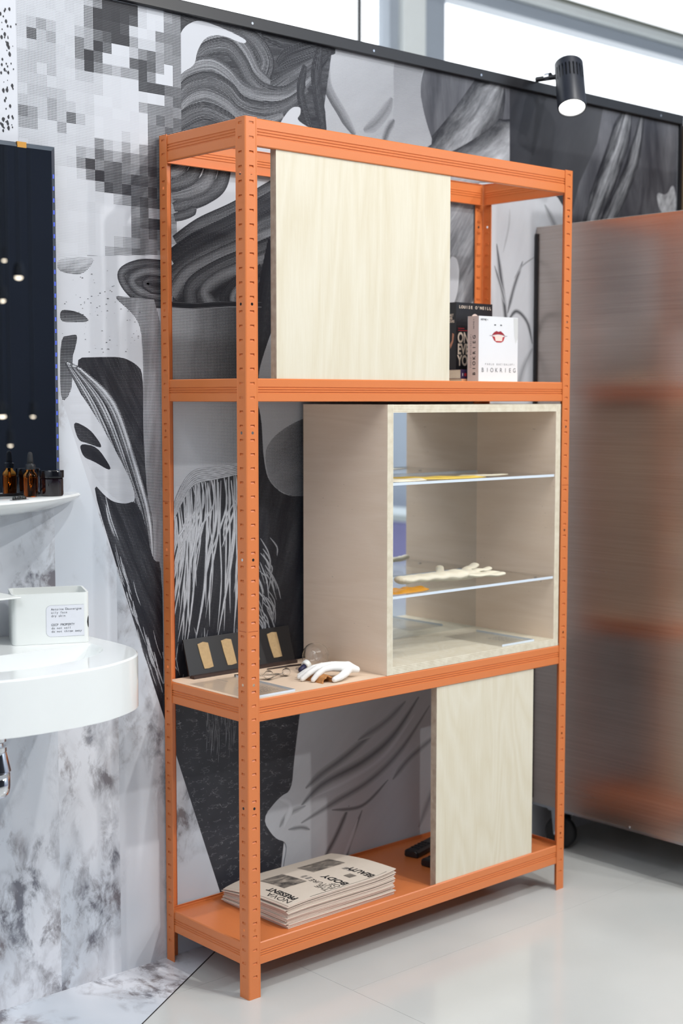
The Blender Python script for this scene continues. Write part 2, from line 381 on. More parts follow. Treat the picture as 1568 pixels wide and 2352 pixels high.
# ------------------------------------------------------------------ text
def text_mesh(s, size, align='LEFT', mono=None, bold=0.0, sx=1.0):
    def one(ch):
        c = bpy.data.curves.new('t', 'FONT'); c.body = ch; c.size = size; c.align_x = align if mono is None else 'CENTER'; c.offset = bold
        c.resolution_u = 3
        o = bpy.data.objects.new('t', c); me = bpy.data.meshes.new_from_object(o)
        r = ([tuple(v.co) for v in me.vertices], [tuple(p.vertices) for p in me.polygons])
        bpy.data.objects.remove(o); bpy.data.curves.remove(c); bpy.data.meshes.remove(me); return r
    V, F = [], []
    if mono is None:
        V, F = one(s)
    else:
        for i, ch in enumerate(s):
            if ch == ' ': continue
            v, f = one(ch); n = len(V); V += [(x + mono * (i + 0.5), y, z) for x, y, z in v]; F += [tuple(n + k for k in p) for p in f]
    return [(x * sx, y, z) for x, y, z in V], F
def lettering(name, s, size, origin, right, up, mat, parent, align='LEFT', mono=None, bold=0.0, lift=0.0003, sx=1.0):
    V, F = text_mesh(s, size, align, mono, bold, sx)
    r, u = Vector(right).normalized(), Vector(up).normalized(); n = r.cross(u); o = Vector(origin) + n * lift
    b = MB(); b.v = [tuple(o + r * x + u * y) for x, y, z in V]; b.f = F; b.mi = [0] * len(F)
    return b.build(name, mat, parent, fix=False)

# ================================================================== THE SETTING
# floor: base and large laminate boards with open joints
fl = MB(); fl.box(-9, 9, -9, 2.7, -0.06, -0.004); floor = struct(fl.build('floor', FLOORM))
cols = [(-2.205, -1.005, 0.132), (-1.005, 0.195, 0.132), (0.195, 1.395, -0.103), (1.395, 2.595, 0.132)]
for x0, x1, off in cols:
    y = off
    rows = [(off, WY)] + [(off - 1.2 * (k + 1), off - 1.2 * k) for k in range(3)]
    for y0, y1 in rows:
        b = MB(); b.box(x0 + 0.0004, x1 - 0.0004, y0 + 0.0004, y1 - 0.0004, -0.0039, 0.0)
        b.build('floor_board', FLOORM, floor)
b = MB(); b.prism([(0.176, 0.3025), (-1.6, 0.3025), (-1.6, -0.775)], 0.0001, 0.0008); b.build('marble_floor_sheet', MARBLEF, floor)
dx, dy = -1.6 - 0.176, -0.775 - 0.3025; ln = math.hypot(dx, dy); nx, ny = -dy / ln, dx / ln
b = MB(); b.prism([(0.176, 0.3025), (-1.6, -0.775), (-1.6 - nx * -0.003, -0.775 - ny * 0.003), (0.176 + nx * 0.003, 0.3025 + ny * 0.003)], 0.0001, 0.0009); b.build('edge_strip', BLACK, floor)

# printed partition wall
W_TOP, W_R = 2.088, 1.885; PX_ = 1.235
b = MB(); b.box(-2.4, W_R, WY, WY + 0.05, -0.003, W_TOP); wall = struct(b.build('wall_back', plain('mural_paper', rgb(204, 208, 216), 0.5, noise=0.01)))
b = MB(); b.box(-2.4, W_R + 0.012, WY - 0.012, WY + 0.055, W_TOP - 0.024, W_TOP + 0.004); rail = struct(b.build('trim_1', RAILBLK, bevel=0.002))
for sx_ in (0.25, 0.62, 1.0, 1.4, 1.78):
    b = MB(); b.lathe([(0.003, 0), (0.003, 0.001)], 10, (sx_, WY - 0.012, W_TOP - 0.012), (0, -1, 0)); b.build('screw', STEELD, rail)
b = MB(); b.box(W_R, W_R + 0.012, WY - 0.01, WY + 0.055, 0, W_TOP); struct(b.build('trim_2', RAILBLK))

# hall shell
b = MB(); b.box(-4.4, -4.3, -9, 2.7, -0.06, 5.2); struct(b.build('wall_left_bounce', HALLLT))  # unseen; set close and pale to bounce fill light onto the rack
b = MB(); b.box(-9, 9, -9.1, -9, -0.06, 5.2); struct(b.build('wall_front', HALLDK))
b = MB(); b.box(6.4, 6.5, -9, 2.7, -0.06, 5.2); struct(b.build('wall_right', HALLLT))
b = MB(); b.box(-9, 9, -9, 2.7, 5.2, 5.3); struct(b.build('ceiling', HALLCE))
b = MB(); b.box(-9, 9, 2.5, 2.62, -0.06, 1.7); b.box(-9, 9, 2.5, 2.62, 4.3, 5.2); struct(b.build('wall_window_side', HALLLT))
b = MB(); b.box(W_R + 0.045, W_R + 0.085, -0.262, 0.40, -0.003, 2.07); b.box(PX_ + 0.0035, W_R + 0.045, -0.262, -0.2365, 0.0, 2.07); b.box(W_R + 0.012, W_R + 0.085, 0.40, 0.44, -0.003, 2.07); struct(b.build('wall_passage_blocker', BEIGEW))  # beige side wall; unseen front leaf added to block light behind the partition
# window band behind the partition
win = MB()
win.box(-9, 9, 2.50, 2.60, 3.135, 3.20); win_o = struct(win.build('window_1', FRAMEG, bevel=0.006))
b = MB(); b.box(-9, 9, 2.46, 2.62, 3.20, 3.245); b.build('transom_bead', FRAMEW, win_o, bevel=0.01)
b = MB(); b.box(-9, 9, 2.52, 2.60, 3.245, 3.292); b.build('transom_band', FRAMEO, win_o)
for k, x in enumerate([2.86 - 2.6 * j for j in range(1, 5)] + [2.86] + [2.86 + 2.7]):
    b = MB(); b.box(x - 0.05, x + 0.01, 2.52, 2.60, 1.7, 4.3); b.build('mullion', FRAMEG, win_o, bevel=0.004)
    b = MB(); b.box(x + 0.01, x + 0.155, 2.49, 2.61, 1.7, 4.3); b.build('mullion', FRAMEW, win_o, bevel=0.004)
    b = MB(); b.box(x + 0.155, x + 0.325, 2.53, 2.60, 1.7, 4.3); b.build('mullion', FRAMEG, win_o, bevel=0.004)
    b = MB(); b.box(x - 0.207, x - 0.197, 2.55, 2.57, 1.7, 4.3); b.build('glazing_bar', BLACK, win_o)
GLZ = glass('window_glass', (1, 1, 1, 1), 0.0, 1.02, 0.9)
b = MB(); b.box(-9, 9, 2.565, 2.571, 1.7, 4.3); b.build('pane', GLZ, win_o)

# ------------------------------------------------------------------ mural print
class Print:
    def __init__(s): s.v = []; s.f = []; s.c = []; s.uv = []; s.mi = []; s.layer = 0
    def y(s): s.layer += 1; return WY - 0.00015 - s.layer * 0.000005
    def add(s, pts, faces, cols, uvs, mi=0):
        n = len(s.v); Y = s.y()
        s.v += [(min(x, W_R - 0.001), Y, min(z, W_TOP - 0.01)) for x, z in pts]; s.c += cols; s.uv += uvs
        for f in faces: s.f.append(tuple(n + i for i in f)); s.mi.append(mi)
PR = Print()
def patch(px, tone, grad=None, half=1.0, amp=0.0, ang=0.0, fs=(4, 60), mi=0, smooth=True):
    """flat printed shape: px outline, tone 0..1 (dark..paper), grad=(angle, tone_at_far_end)"""
    P = clip_top([wp(*p) for p in (chaikin(px, 2) if smooth else px)], W_TOP - 0.01)
    if len(P) < 3: return
    cx = sum(p[0] for p in P) / len(P); cz = sum(p[1] for p in P) / len(P)
    if grad:
        ga = math.radians(grad[0]); d = (math.cos(ga), math.sin(ga)); t = [p[0] * d[0] + p[1] * d[1] for p in P]; t0, t1 = min(t), max(t)
        tones = [tone + (grad[1] - tone) * (k - t0) / (t1 - t0) for k in t]
    else: tones = [tone] * len(P)
    a = math.radians(ang); ca, sa = math.cos(a), math.sin(a)
    uv = [((p[0] * ca + p[1] * sa) * fs[0], (-p[0] * sa + p[1] * ca) * fs[1]) for p in P]
    F = [tuple(t) for t in tessellate_polygon([[Vector((p[0], p[1], 0)) for p in P]])]
    PR.add(P, F, [(t, amp, half) for t in tones], uv, mi)
def clip_top(P, zt):
    out = []
    for i in range(len(P)):
        a, b = P[i], P[(i + 1) % len(P)]
        if a[1] <= zt: out.append(a)
        if (a[1] <= zt) != (b[1] <= zt): t = (zt - a[1]) / (b[1] - a[1]); out.append((a[0] + (b[0] - a[0]) * t, zt))
    return out
def chaikin(p, k):
    for _ in range(k):
        q = []
        for i in range(len(p)):
            a, b = p[i], p[(i + 1) % len(p)]
            q += [(a[0] * .78 + b[0] * .22, a[1] * .78 + b[1] * .22), (a[0] * .22 + b[0] * .78, a[1] * .22 + b[1] * .78)]
        p = q
    return p
def spline(p, n=8):
    out = []
    q = [p[0]] + list(p) + [p[-1]]
    for i in range(1, len(q) - 2):
        for k in range(n):
            t = k / n
            out.append(tuple(0.5 * (2 * q[i][j] + (-q[i - 1][j] + q[i + 1][j]) * t + (2 * q[i - 1][j] - 5 * q[i][j] + 4 * q[i + 1][j] - q[i + 2][j]) * t * t + (-q[i - 1][j] + 3 * q[i][j] - 3 * q[i + 1][j] + q[i + 2][j]) * t ** 3) for j in (0, 1)))
    out.append(p[-1]); return out
def lock(px, width, tones, half=0.7, amp=0.5, taper=(0.5, 0.4), strands=48, flow=1.1, n=8):
    """ribbon of printed strands along a spine, tones = values across the ribbon"""
    S = [wp(*p) for p in spline(px, n)]; m_ = len(S); w = width * 0.00095; k = len(tones)
    pts, cols, uvs = [], [], []; L_ = 0; u0 = R.uniform(0, 50)
    for i, p in enumerate(S):
        a, b = S[max(i - 1, 0)], S[min(i + 1, m_ - 1)]; d = (b[0] - a[0], b[1] - a[1]); l = math.hypot(*d) or 1; nrm = (-d[1] / l, d[0] / l)
        if i: L_ += math.hypot(p[0] - S[i - 1][0], p[1] - S[i - 1][1])
        t = i / (m_ - 1); ww = w * min(1, taper[0] + (1 - taper[0]) * t * 4, taper[1] + (1 - taper[1]) * (1 - t) * 4)
        for j in range(k):
            v = j / (k - 1) - 0.5
            pts.append((p[0] + nrm[0] * v * ww, p[1] + nrm[1] * v * ww)); cols.append((tones[j], amp, half)); uvs.append((u0 + L_ * flow * 4, u0 + v * strands))
    F = [(i * k + j, i * k + j + 1, (i + 1) * k + j + 1, (i + 1) * k + j) for i in range(m_ - 1) for j in range(k - 1)]
    PR.add(pts, F, cols, uvs)

# dark cloudy field on the right
def slate(px, tone, amp): patch(px, tone, None, 0, amp, mi=2, smooth=False)
slate([(930, 60), (1557, 235), (1557, 900), (930, 900)], 0.0, 0.8)
lock([(1010, 380), (1060, 320), (1110, 250), (1150, 190)], 150, [0.1, 0.35, 0.6, 0.35, 0.1], 0.0, 0.35, (1, .3), 5, 2)
lock([(1010, 440), (1090, 400), (1170, 340), (1200, 280)], 170, [0.12, 0.5, 0.8, 0.5, 0.1], 0.0, 0.3, (1, .2), 5, 2)
lock([(1340, 560), (1385, 430), (1420, 330), (1445, 240)], 90, [0.08, 0.3, 0.62, 0.3, 0.05], 0.0, 0.5, (.6, .3), 6, 2)
lock([(1350, 600), (1400, 500), (1450, 380), (1475, 260)], 60, [0.05, 0.3, 0.55, 0.25, 0.05], 0.0, 0.5, (.5, .3), 6, 2)
lock([(1270, 520), (1300, 420), (1340, 370)], 50, [0.08, 0.3, 0.45, 0.2, 0.05], 0.0, 0.5, (.5, .3), 6, 2)
patch([(1505, 440), (1530, 450), (1545, 420), (1553, 455), (1550, 500), (1515, 490)], 0.72, None, 0, 0.4, 60, (30, 60))
patch([(1170, 150), (1395, 190), (1370, 330), (1330, 420), (1300, 540), (1170, 500)], 0.10, (0, 0.22), 0, 0.05, 60, (3, 8), smooth=False)
# pale folds behind the right bay
patch([(1020, 420), (1260, 420), (1320, 520), (1300, 900), (1020, 900)], 0.92, None, 0.35, 0.06, 70, (3, 10))
patch([(1020, 440), (1100, 440), (1100, 700), (1020, 720)], 0.45, (70, 0.6), 0.4, 0.3, 55, (4, 26))
for q_, w_, t_ in (([(1140, 560), (1150, 640), (1160, 720), (1165, 800)], 22, .25), ([(1200, 600), (1180, 660), (1165, 720)], 18, .3), ([(1135, 610), (1150, 660), (1160, 700)], 12, .35),
                   ([(1228, 590), (1200, 610), (1180, 640)], 6, .45), ([(1165, 740), (1185, 715), (1210, 740), (1222, 790)], 16, .22), ([(1170, 480), (1168, 520), (1155, 580)], 10, .7),
                   ([(1222, 800), (1200, 850), (1190, 900)], 30, .6), ([(1250, 470), (1275, 520), (1290, 560)], 26, .55)):
    lock(q_, w_, [0.9, (t_ + 0.9) / 2, t_, (t_ + 0.9) / 2, 0.9], 0.35, 0.15, (.2, .2), 5, 2)
patch([(1030, 590), (1048, 590), (1055, 620), (1050, 680), (1030, 720)], 0.95, None, 0.2)

# pale rounded shape with soft shading, top centre (plain stand-in)
patch([(745, 70), (850, 95), (985, 120), (962, 200), (975, 270), (1000, 345), (760, 330), (730, 250)], 0.56, (150, 0.74), 0.45, 0.05, 30, (3, 8))
patch([(902, 108), (980, 118), (962, 200), (975, 270), (1000, 345), (885, 330), (905, 270)], 0.62, (90, 0.52), 0.5, 0.04, 30, (3, 8))
lock([(752, 100), (750, 190), (785, 260), (815, 310)], 30, [0.3, 0.45, 0.6], 0.5, 0.1, (.6, .4), 4, 2)
lock([(905, 275), (890, 300), (880, 330)], 26, [0.6, 0.35, 0.6], 0.5, 0.08, (.3, .6), 4, 2)
lock([(835, 300), (860, 285), (885, 255), (900, 225)], 34, [0.58, 0.44, 0.6], 0.5, 0.06, (.3, .3), 4, 2)

# flowing locks, top
D = [0.14, 0.25, 0.31, 0.34, 0.31, 0.24, 0.13]; DD = [0.10, 0.14, 0.19, 0.17, 0.11]; LT = [0.2, 0.36, 0.46, 0.42, 0.22]
patch([(405, 0), (760, 40), (760, 130), (735, 310), (405, 330)], 0.22, None, 0.7, 0.22, 10, (6, 40), smooth=False)
for q_, w_, t_ in (([(320, -8), (400, 14), (470, 40), (540, 52), (610, 84), (660, 96)], 46, D), ([(600, 70), (660, 80), (720, 95), (770, 110)], 70, DD), ([(640, 160), (690, 140), (750, 120)], 80, DD),
                   ([(540, 60), (585, 95), (610, 140), (600, 185), (625, 205), (670, 175), (720, 140)], 52, D), ([(450, 128), (475, 92), (525, 84), (560, 118), (585, 165), (620, 192)], 46, LT),
                   ([(440, 152), (470, 115), (520, 108), (552, 140), (575, 182), (612, 212), (660, 210), (715, 165)], 40, D),
                   ([(404, 205), (428, 165), (480, 150), (520, 170), (555, 208), (605, 226), (665, 222), (715, 180)], 44, LT), ([(404, 240), (430, 200), (480, 188), (520, 205), (552, 240), (600, 255), (655, 245), (705, 205)], 46, D),
                   ([(404, 275), (430, 238), (470, 222), (515, 240), (548, 268), (600, 280), (650, 265)], 42, LT), ([(402, 300), (425, 272), (470, 255), (520, 275), (560, 298)], 40, D),
                   ([(735, 105), (726, 170), (732, 240), (745, 310)], 34, DD), ([(700, 150), (690, 210), (700, 260), (720, 320)], 26, DD)):
    lock(q_, w_, t_)
patch([(404, 105), (420, 62), (455, 44), (505, 62), (568, 92), (560, 102), (505, 78), (470, 86), (452, 118), (447, 150), (420, 165), (404, 185)], 0.95, None, 0.0)
patch([(640, 285), (668, 246), (690, 245), (690, 262), (680, 275), (720, 300), (640, 330)], 0.93, None, 0.0)
# mosaic of grey squares, top left
rowsM = ["777777764111178854", "777777741111278844", "777777741112788444", "765677653211577544", "736577451388643544", "766677413888323594", "666677514565524994", "667677667888822233", "666777777888889843", "766667778888854444", "666566778888884343", "456563678888884433", "557757778887884443", "777777774675753444", "877777563454543434", "888777414334432334", "888888741333223333", "888888885232332333", "888888888965323323", "888888888999435633", "888888889999432243", "888888889998443433", "888888889976544434", "888888889655444588", "888888855554455797", "888766656588758995", "886554455887688873"]
cs = 0.02185; ox, oz = wp(36.7, 4); oz += 2 * cs
V_, F_, C_, U_ = [], [], [], []
for r_, row in enumerate(rowsM):
    for c_, ch in enumerate(row):
        t_ = min(0.95, int(ch) / 9 * 0.92 + 0.06 + R.uniform(-0.03, 0.03)); n_ = len(V_)
        x0, z1 = ox + c_ * cs, min(oz - r_ * cs, W_TOP - 0.01)
        V_ += [(x0, z1 - cs), (x0 + cs, z1 - cs), (x0 + cs, z1), (x0, z1)]; F_.append((n_, n_ + 1, n_ + 2, n_ + 3)); C_ += [(t_, 0.0, 0.75)] * 4; U_ += [(0, 0)] * 4
PR.add(V_, F_, C_, U_)
for k in range(70):   # ink spatter beside the mosaic
    x, y = R.gauss(14, 10), R.uniform(20, 300); s_ = R.uniform(1, 4)
    if 0 < x < 45: patch([(x - s_, y), (x, y - s_ * 1.6), (x + s_, y), (x + s_ * .4, y + s_ * 2)], 0.1, None, 0.0)
# squares seen through the left bay
V_, F_, C_, U_ = [], [], [], []
for r_, row in enumerate(["3 ", "4 ", "3 ", "42", "54", "43", "54", "65", "86", "97"]):
    for c_, ch in enumerate(row):
        if ch == ' ': continue
        x0, z1 = wp(388, 372)[0] + c_ * cs, wp(388, 372)[1] - r_ * cs; n_ = len(V_); t_ = int(ch) / 9
        V_ += [(x0, z1 - cs), (x0 + cs, z1 - cs), (x0 + cs, z1), (x0, z1)]; F_.append((n_, n_ + 1, n_ + 2, n_ + 3)); C_ += [(t_, 0, 0.75)] * 4; U_ += [(0, 0)] * 4
PR.add(V_, F_, C_, U_)
# locks seen through the upper left bay
patch([(405, 330), (630, 330), (630, 640), (405, 640)], 0.93, None, 0.0, smooth=False)
for q_, w_, t_ in (([(520, 350), (508, 420), (470, 452), (425, 468), (398, 476)], 36, D), ([(492, 350), (475, 415), (440, 438), (395, 450)], 38, LT), ([(462, 350), (442, 402), (410, 420), (385, 428)], 34, D), ([(430, 350), (415, 385), (388, 400)], 32, LT)):
    lock(q_, w_, t_, 0.7, 0.3, (1, .5))
lock([(450, 478), (432, 490), (400, 500)], 22, D, 0.8, 0.2, (.2, .8))
patch([(396, 610), (430, 545), (470, 500), (560, 462), (640, 410), (640, 900), (392, 900)], 0.2, None, 0.7, 0.25, 30, (5, 40))
for q_, w_, t_ in (([(405, 560), (460, 520), (540, 482), (640, 425)], 40, D), ([(395, 600), (450, 560), (540, 515), (640, 455)], 52, DD), ([(390, 640), (450, 595), (520, 560), (640, 500)], 44, D), ([(395, 680), (430, 630), (500, 592), (570, 560), (640, 530)], 40, LT),
                   ([(440, 705), (440, 660), (490, 622), (560, 590), (640, 555)], 40, D), ([(490, 705), (470, 670), (500, 640), (560, 612), (640, 580)], 34, LT), ([(520, 705), (515, 680), (540, 650), (600, 620)], 28, DD), ([(545, 710), (535, 685), (550, 662), (590, 640)], 24, LT)):
    lock(q_, w_, t_, 0.75, 0.26, (1, 1))
lock([(640, 560), (622, 650), (606, 760), (596, 880)], 70, [0.05, 0.1, 0.16, 0.1, 0.04], 0.6, 0.12, (1, .7))
# rounded mid-tone column below the locks
patch([(388, 700), (460, 703), (560, 698), (600, 702), (596, 880), (388, 880)], 0.62, (0, 0.12), 0.9, 0.06, 80, (3, 10), smooth=False)
lock([(380, 698), (440, 703), (520, 699), (600, 700)], 14, [0.55, 0.1, 0.05, 0.1, 0.3], 0.7, 0.1, (1, 1))
patch([(592, 880), (596, 840), (628, 745), (640, 740), (640, 885)], 0.66, None, 0.6, 0.03)
# column between the shelves, and the rounded form beside it
patch([(388, 905), (600, 905), (600, 1090), (388, 1120)], 0.92, (0, 0.42), 0.95, 0.05, 80, (3, 8), smooth=False)
patch([(560, 905), (720, 905), (720, 1150), (560, 1150)], 0.68, (90, 0.78), 0.8, 0.03, smooth=False)
patch([(605, 1040), (625, 1005), (660, 978), (720, 950), (720, 1160), (620, 1120)], 0.3, (180, 0.55), 0.9, 0.08, 20, (3, 10))
patch([(585, 905), (600, 960), (604, 1050), (615, 1105), (655, 1140), (720, 1140), (720, 1700), (388, 1700), (388, 1200), (430, 1095), (500, 1075), (560, 1068), (588, 1060)], 0.14, (90, 0.2), 0.85, 0.12, 75, (4, 30))
# pale fringe strands
for k in range(58):
    x0 = R.uniform(396, 560); y0 = 1092 - (x0 - 430) * 0.1 + (max(0, 440 - x0) ** 1.35) * 0.55 + R.uniform(0, 26); ln_ = R.uniform(120, 390); bend = R.uniform(-30, 12) - (560 - x0) * 0.12
    lock([(x0, y0), (x0 + R.uniform(-4, 10), y0 + ln_ * .33), (x0 + bend * .5 + R.uniform(-8, 8), y0 + ln_ * .66), (x0 + bend, y0 + ln_)], R.uniform(3, 7), [0.6, 0.95, 0.6], 0.45, 0.4, (.4, .1), 3, 8, 5)
for k in range(7): lock([(392, 1180 + k * 5), (415, 1120 + k * 6), (445, 1082 + k * 5), (500, 1074 + k * 4), (560, 1062 + k * 4)], 5, [0.5, 0.95, 0.5], 0.4, 0.5, (.3, .4), 3, 10, 6)
for k in range(34):
    x0 = R.uniform(596, 640); y0 = R.uniform(1230, 1420); ln_ = R.uniform(30, 90)
    lock([(x0 - 16, y0), (x0, y0 + ln_ * .5), (x0 + R.uniform(-4, 12), y0 + ln_)], R.uniform(2, 5), [0.4, 0.85, 0.4], 0.45, 0.4, (.3, .1), 3, 8, 4)
for k in range(40):
    x0 = R.uniform(395, 560); y0 = R.uniform(1440, 1560); ln_ = R.uniform(30, 90)
    lock([(x0, y0), (x0 + R.uniform(-6, 6), y0 + ln_ * .5), (x0 + R.uniform(-10, 6), y0 + ln_)], R.uniform(1.5, 4), [0.3, 0.7, 0.3], 0.5, 0.4, (.3, .1), 3, 8, 4)
# left field between mirror and rack: pale sheets, dark leaf forms, grey column
patch([(125, 590), (380, 585), (380, 1700), (125, 1700)], 0.95, None, 0.0, smooth=False)
patch([(130, 592), (220, 590), (205, 615), (190, 628), (172, 632), (130, 622)], 0.5, (90, 0.7), 0.85, 0.25, 20, (6, 40))
patch([(380, 597), (300, 600), (272, 622), (270, 640), (300, 690), (330, 702), (380, 708)], 0.25, None, 0.85, 0.25, 0, (6, 40))
for q_, w_, t_ in (([(380, 608), (320, 606), (278, 628), (296, 668), (340, 694), (380, 698)], 20, D), ([(380, 628), (335, 622), (302, 640), (318, 668), (380, 684)], 22, LT), ([(380, 648), (348, 642), (332, 652), (350, 666), (380, 668)], 18, D)):
    lock(q_, w_, t_, 0.8, 0.25, (1, 1))
patch([(255, 678), (300, 684), (380, 690), (380, 1700), (350, 1700), (328, 1000), (327, 770), (310, 725)], 0.42, (0, 0.58), 0.95, 0.12, 85, (3, 30))
patch([(137, 711), (165, 713), (190, 722), (206, 738), (180, 741), (137, 740)], 0.4, (90, 0.2), 0.9, 0.1)
patch([(137, 775), (160, 770), (178, 768), (172, 800), (165, 820), (165, 900), (137, 930)], 0.45, (90, 0.25), 0.95, 0.1)
patch([(165, 822), (230, 820), (280, 820), (310, 835), (328, 855), (328, 1000), (335, 1110), (352, 1300), (345, 1330), (320, 1190), (280, 1060), (220, 930)], 0.1, (0, 0.2), 0.9, 0.2, -62, (4, 60))
for k in range(9):
    lock([(150 + k * 4, 830 + k * 2), (205 + k * 7, 930), (268 + k * 6, 1060 + k * 4), (318 + k * 3, 1190), (342 + k, 1290)], 15, [0.25, 0.6, 0.85, 0.5, 0.2] if k % 3 else [0.1, 0.3, 0.5, 0.3, 0.1], 0.85, 0.35, (.5, .2), 8, 3)
patch([(152, 905), (175, 890), (215, 950), (262, 1030), (300, 1105), (312, 1150), (290, 1158), (262, 1145), (230, 1115), (195, 1060), (175, 1000)], 0.94, (270, 0.84), 0.5, 0.06)
patch([(165, 965), (205, 985), (230, 1018), (232, 1030), (200, 1018), (178, 1012)], 0.2, None, 0.9, 0.2, -30, (4, 50))
patch([(180, 1018), (222, 1025), (255, 1075), (248, 1080), (215, 1060), (190, 1050)], 0.12, None, 0.9, 0.15, -35, (4, 50))
patch([(205, 1100), (250, 1150), (285, 1158), (310, 1150), (330, 1190), (350, 1290), (372, 1290), (376, 1700), (372, 1640), (290, 1375)], 0.18, (270, 0.12), 0.9, 0.25, -65, (4, 45))
for k in range(44):
    t_ = R.random(); x0 = 215 + t_ * 150 + R.uniform(-25, 10); y0 = 1130 + t_ * 400 + R.uniform(-40, 40); ln_ = R.uniform(30, 110)
    lock([(x0, y0), (x0 + ln_ * .12, y0 + ln_ * .5), (x0 + ln_ * .3, y0 + ln_)], R.uniform(1.5, 5), [0.35, 0.85, 0.35], 0.6, 0.4, (.3, .1), 3, 8, 4)
for k in range(90):   # specks on the pale sheet
    x, y = R.uniform(140, 320), R.uniform(620, 810); s_ = R.uniform(0.6, 1.8)
    patch([(x - s_ * 1.5, y), (x, y - s_), (x + s_ * 1.5, y)], 0.15, None, 0.0, smooth=False)
# dark crackled field, lower left
patch([(372, 1570), (700, 1570), (700, 1640), (680, 1740), (672, 1850), (610, 1880), (650, 1935), (640, 2030), (640, 2140), (372, 2140)], 0.1, mi=1, smooth=False)
for k in range(30):
    x0 = R.uniform(470, 540); y0 = R.uniform(1600, 1680); lock([(x0, y0), (x0 + 2, y0 + 30), (x0, y0 + R.uniform(50, 90))], R.uniform(1, 3), [0.2, 0.6, 0.2], 0.4, 0.5, (.3, .1), 3, 8, 3)
# draped cloth folds, lower centre and right
patch([(697, 1560), (1300, 1450), (1300, 2140), (640, 2140), (648, 1995), (660, 1935), (628, 1925), (600, 1880), (640, 1830), (668, 1815), (674, 1740)], 0.86, (0, 0.72), 0.25, 0.05, 40, (2, 10))
for q_, w_, t_ in (([(960, 1600), (900, 1690), (830, 1750), (740, 1800), (690, 1850)], 34, .36), ([(985, 1620), (920, 1720), (850, 1790), (770, 1840), (690, 1890)], 26, .42), ([(880, 1660), (800, 1730), (740, 1775), (700, 1810)], 30, .40), ([(1010, 1680), (940, 1740), (900, 1790)], 24, .42),
                   ([(800, 1850), (770, 1920), (740, 1975)], 22, .30), ([(830, 1860), (800, 1940), (790, 1990)], 18, .36), ([(890, 1790), (830, 1850), (760, 1860)], 14, .34), ([(710, 1905), (690, 1900), (660, 1905)], 14, .4),
                   ([(1060, 1700), (1000, 1800), (960, 1900)], 40, .48), ([(700, 1850), (660, 1870), (640, 1900)], 18, .5), ([(930, 1610), (880, 1660), (820, 1700)], 26, .46)):
    lock(q_, w_, [0.82, (0.82 + t_ + .06) / 2, t_ + .06, (0.82 + t_ + .06) / 2, 0.82], 0.2, 0.06, (.2, .2), 4, 2)
for q_, w_ in (([(950, 1640), (880, 1735), (800, 1790), (720, 1830)], 16), ([(820, 1880), (790, 1960), (770, 2000)], 14), ([(640, 1835), (665, 1850), (650, 1900)], 20)):
    lock(q_, w_, [0.82, 0.95, 0.82], 0.2, 0.04, (.2, .2), 4, 2)
me = bpy.data.meshes.new('mural_print'); me.from_pydata(PR.v, [], PR.f)
for m_ in (INK, LEATHER, SLATE): me.materials.append(m_)
ca = me.color_attributes.new('ink', 'FLOAT_COLOR', 'POINT'); ul = me.uv_layers.new(name='flow')
for i, c in enumerate(PR.c): ca.data[i].color = (c[0], c[1], c[2], 1)
for p, mi in zip(me.polygons, PR.mi):
    p.material_index = mi
    for li in p.loop_indices: ul.data[li].uv = PR.uv[me.loops[li].vertex_index]
mural = bpy.data.objects.new('mural_print', me); COL.objects.link(mural); mural.parent = wall
# marble printed field, lower left, with a sloping edge
a, b_ = wp(125, 868), wp(545, 2178)
mb = MB(); Ym = PR.y() - 0.00005
mb.quad([(-2.4, Ym, 0.0), (0.20, Ym, 0.0), (a[0] + (a[1] - 0.0) * (0.20 - a[0]) / a[1], Ym, 0.0), (a[0], Ym, a[1]), (a[0], Ym, 1.3), (-2.4, Ym, 1.3)])
mb.f = [tuple(range(6))]
mb = MB(); mb.quad([(-2.4, Ym, 0.0), (0.192, Ym, 0.0), (a[0], Ym, a[1]), (-2.4, Ym, a[1] + 0.4)]); mb.build('marble_print', MARBLEW, wall, fix=False)

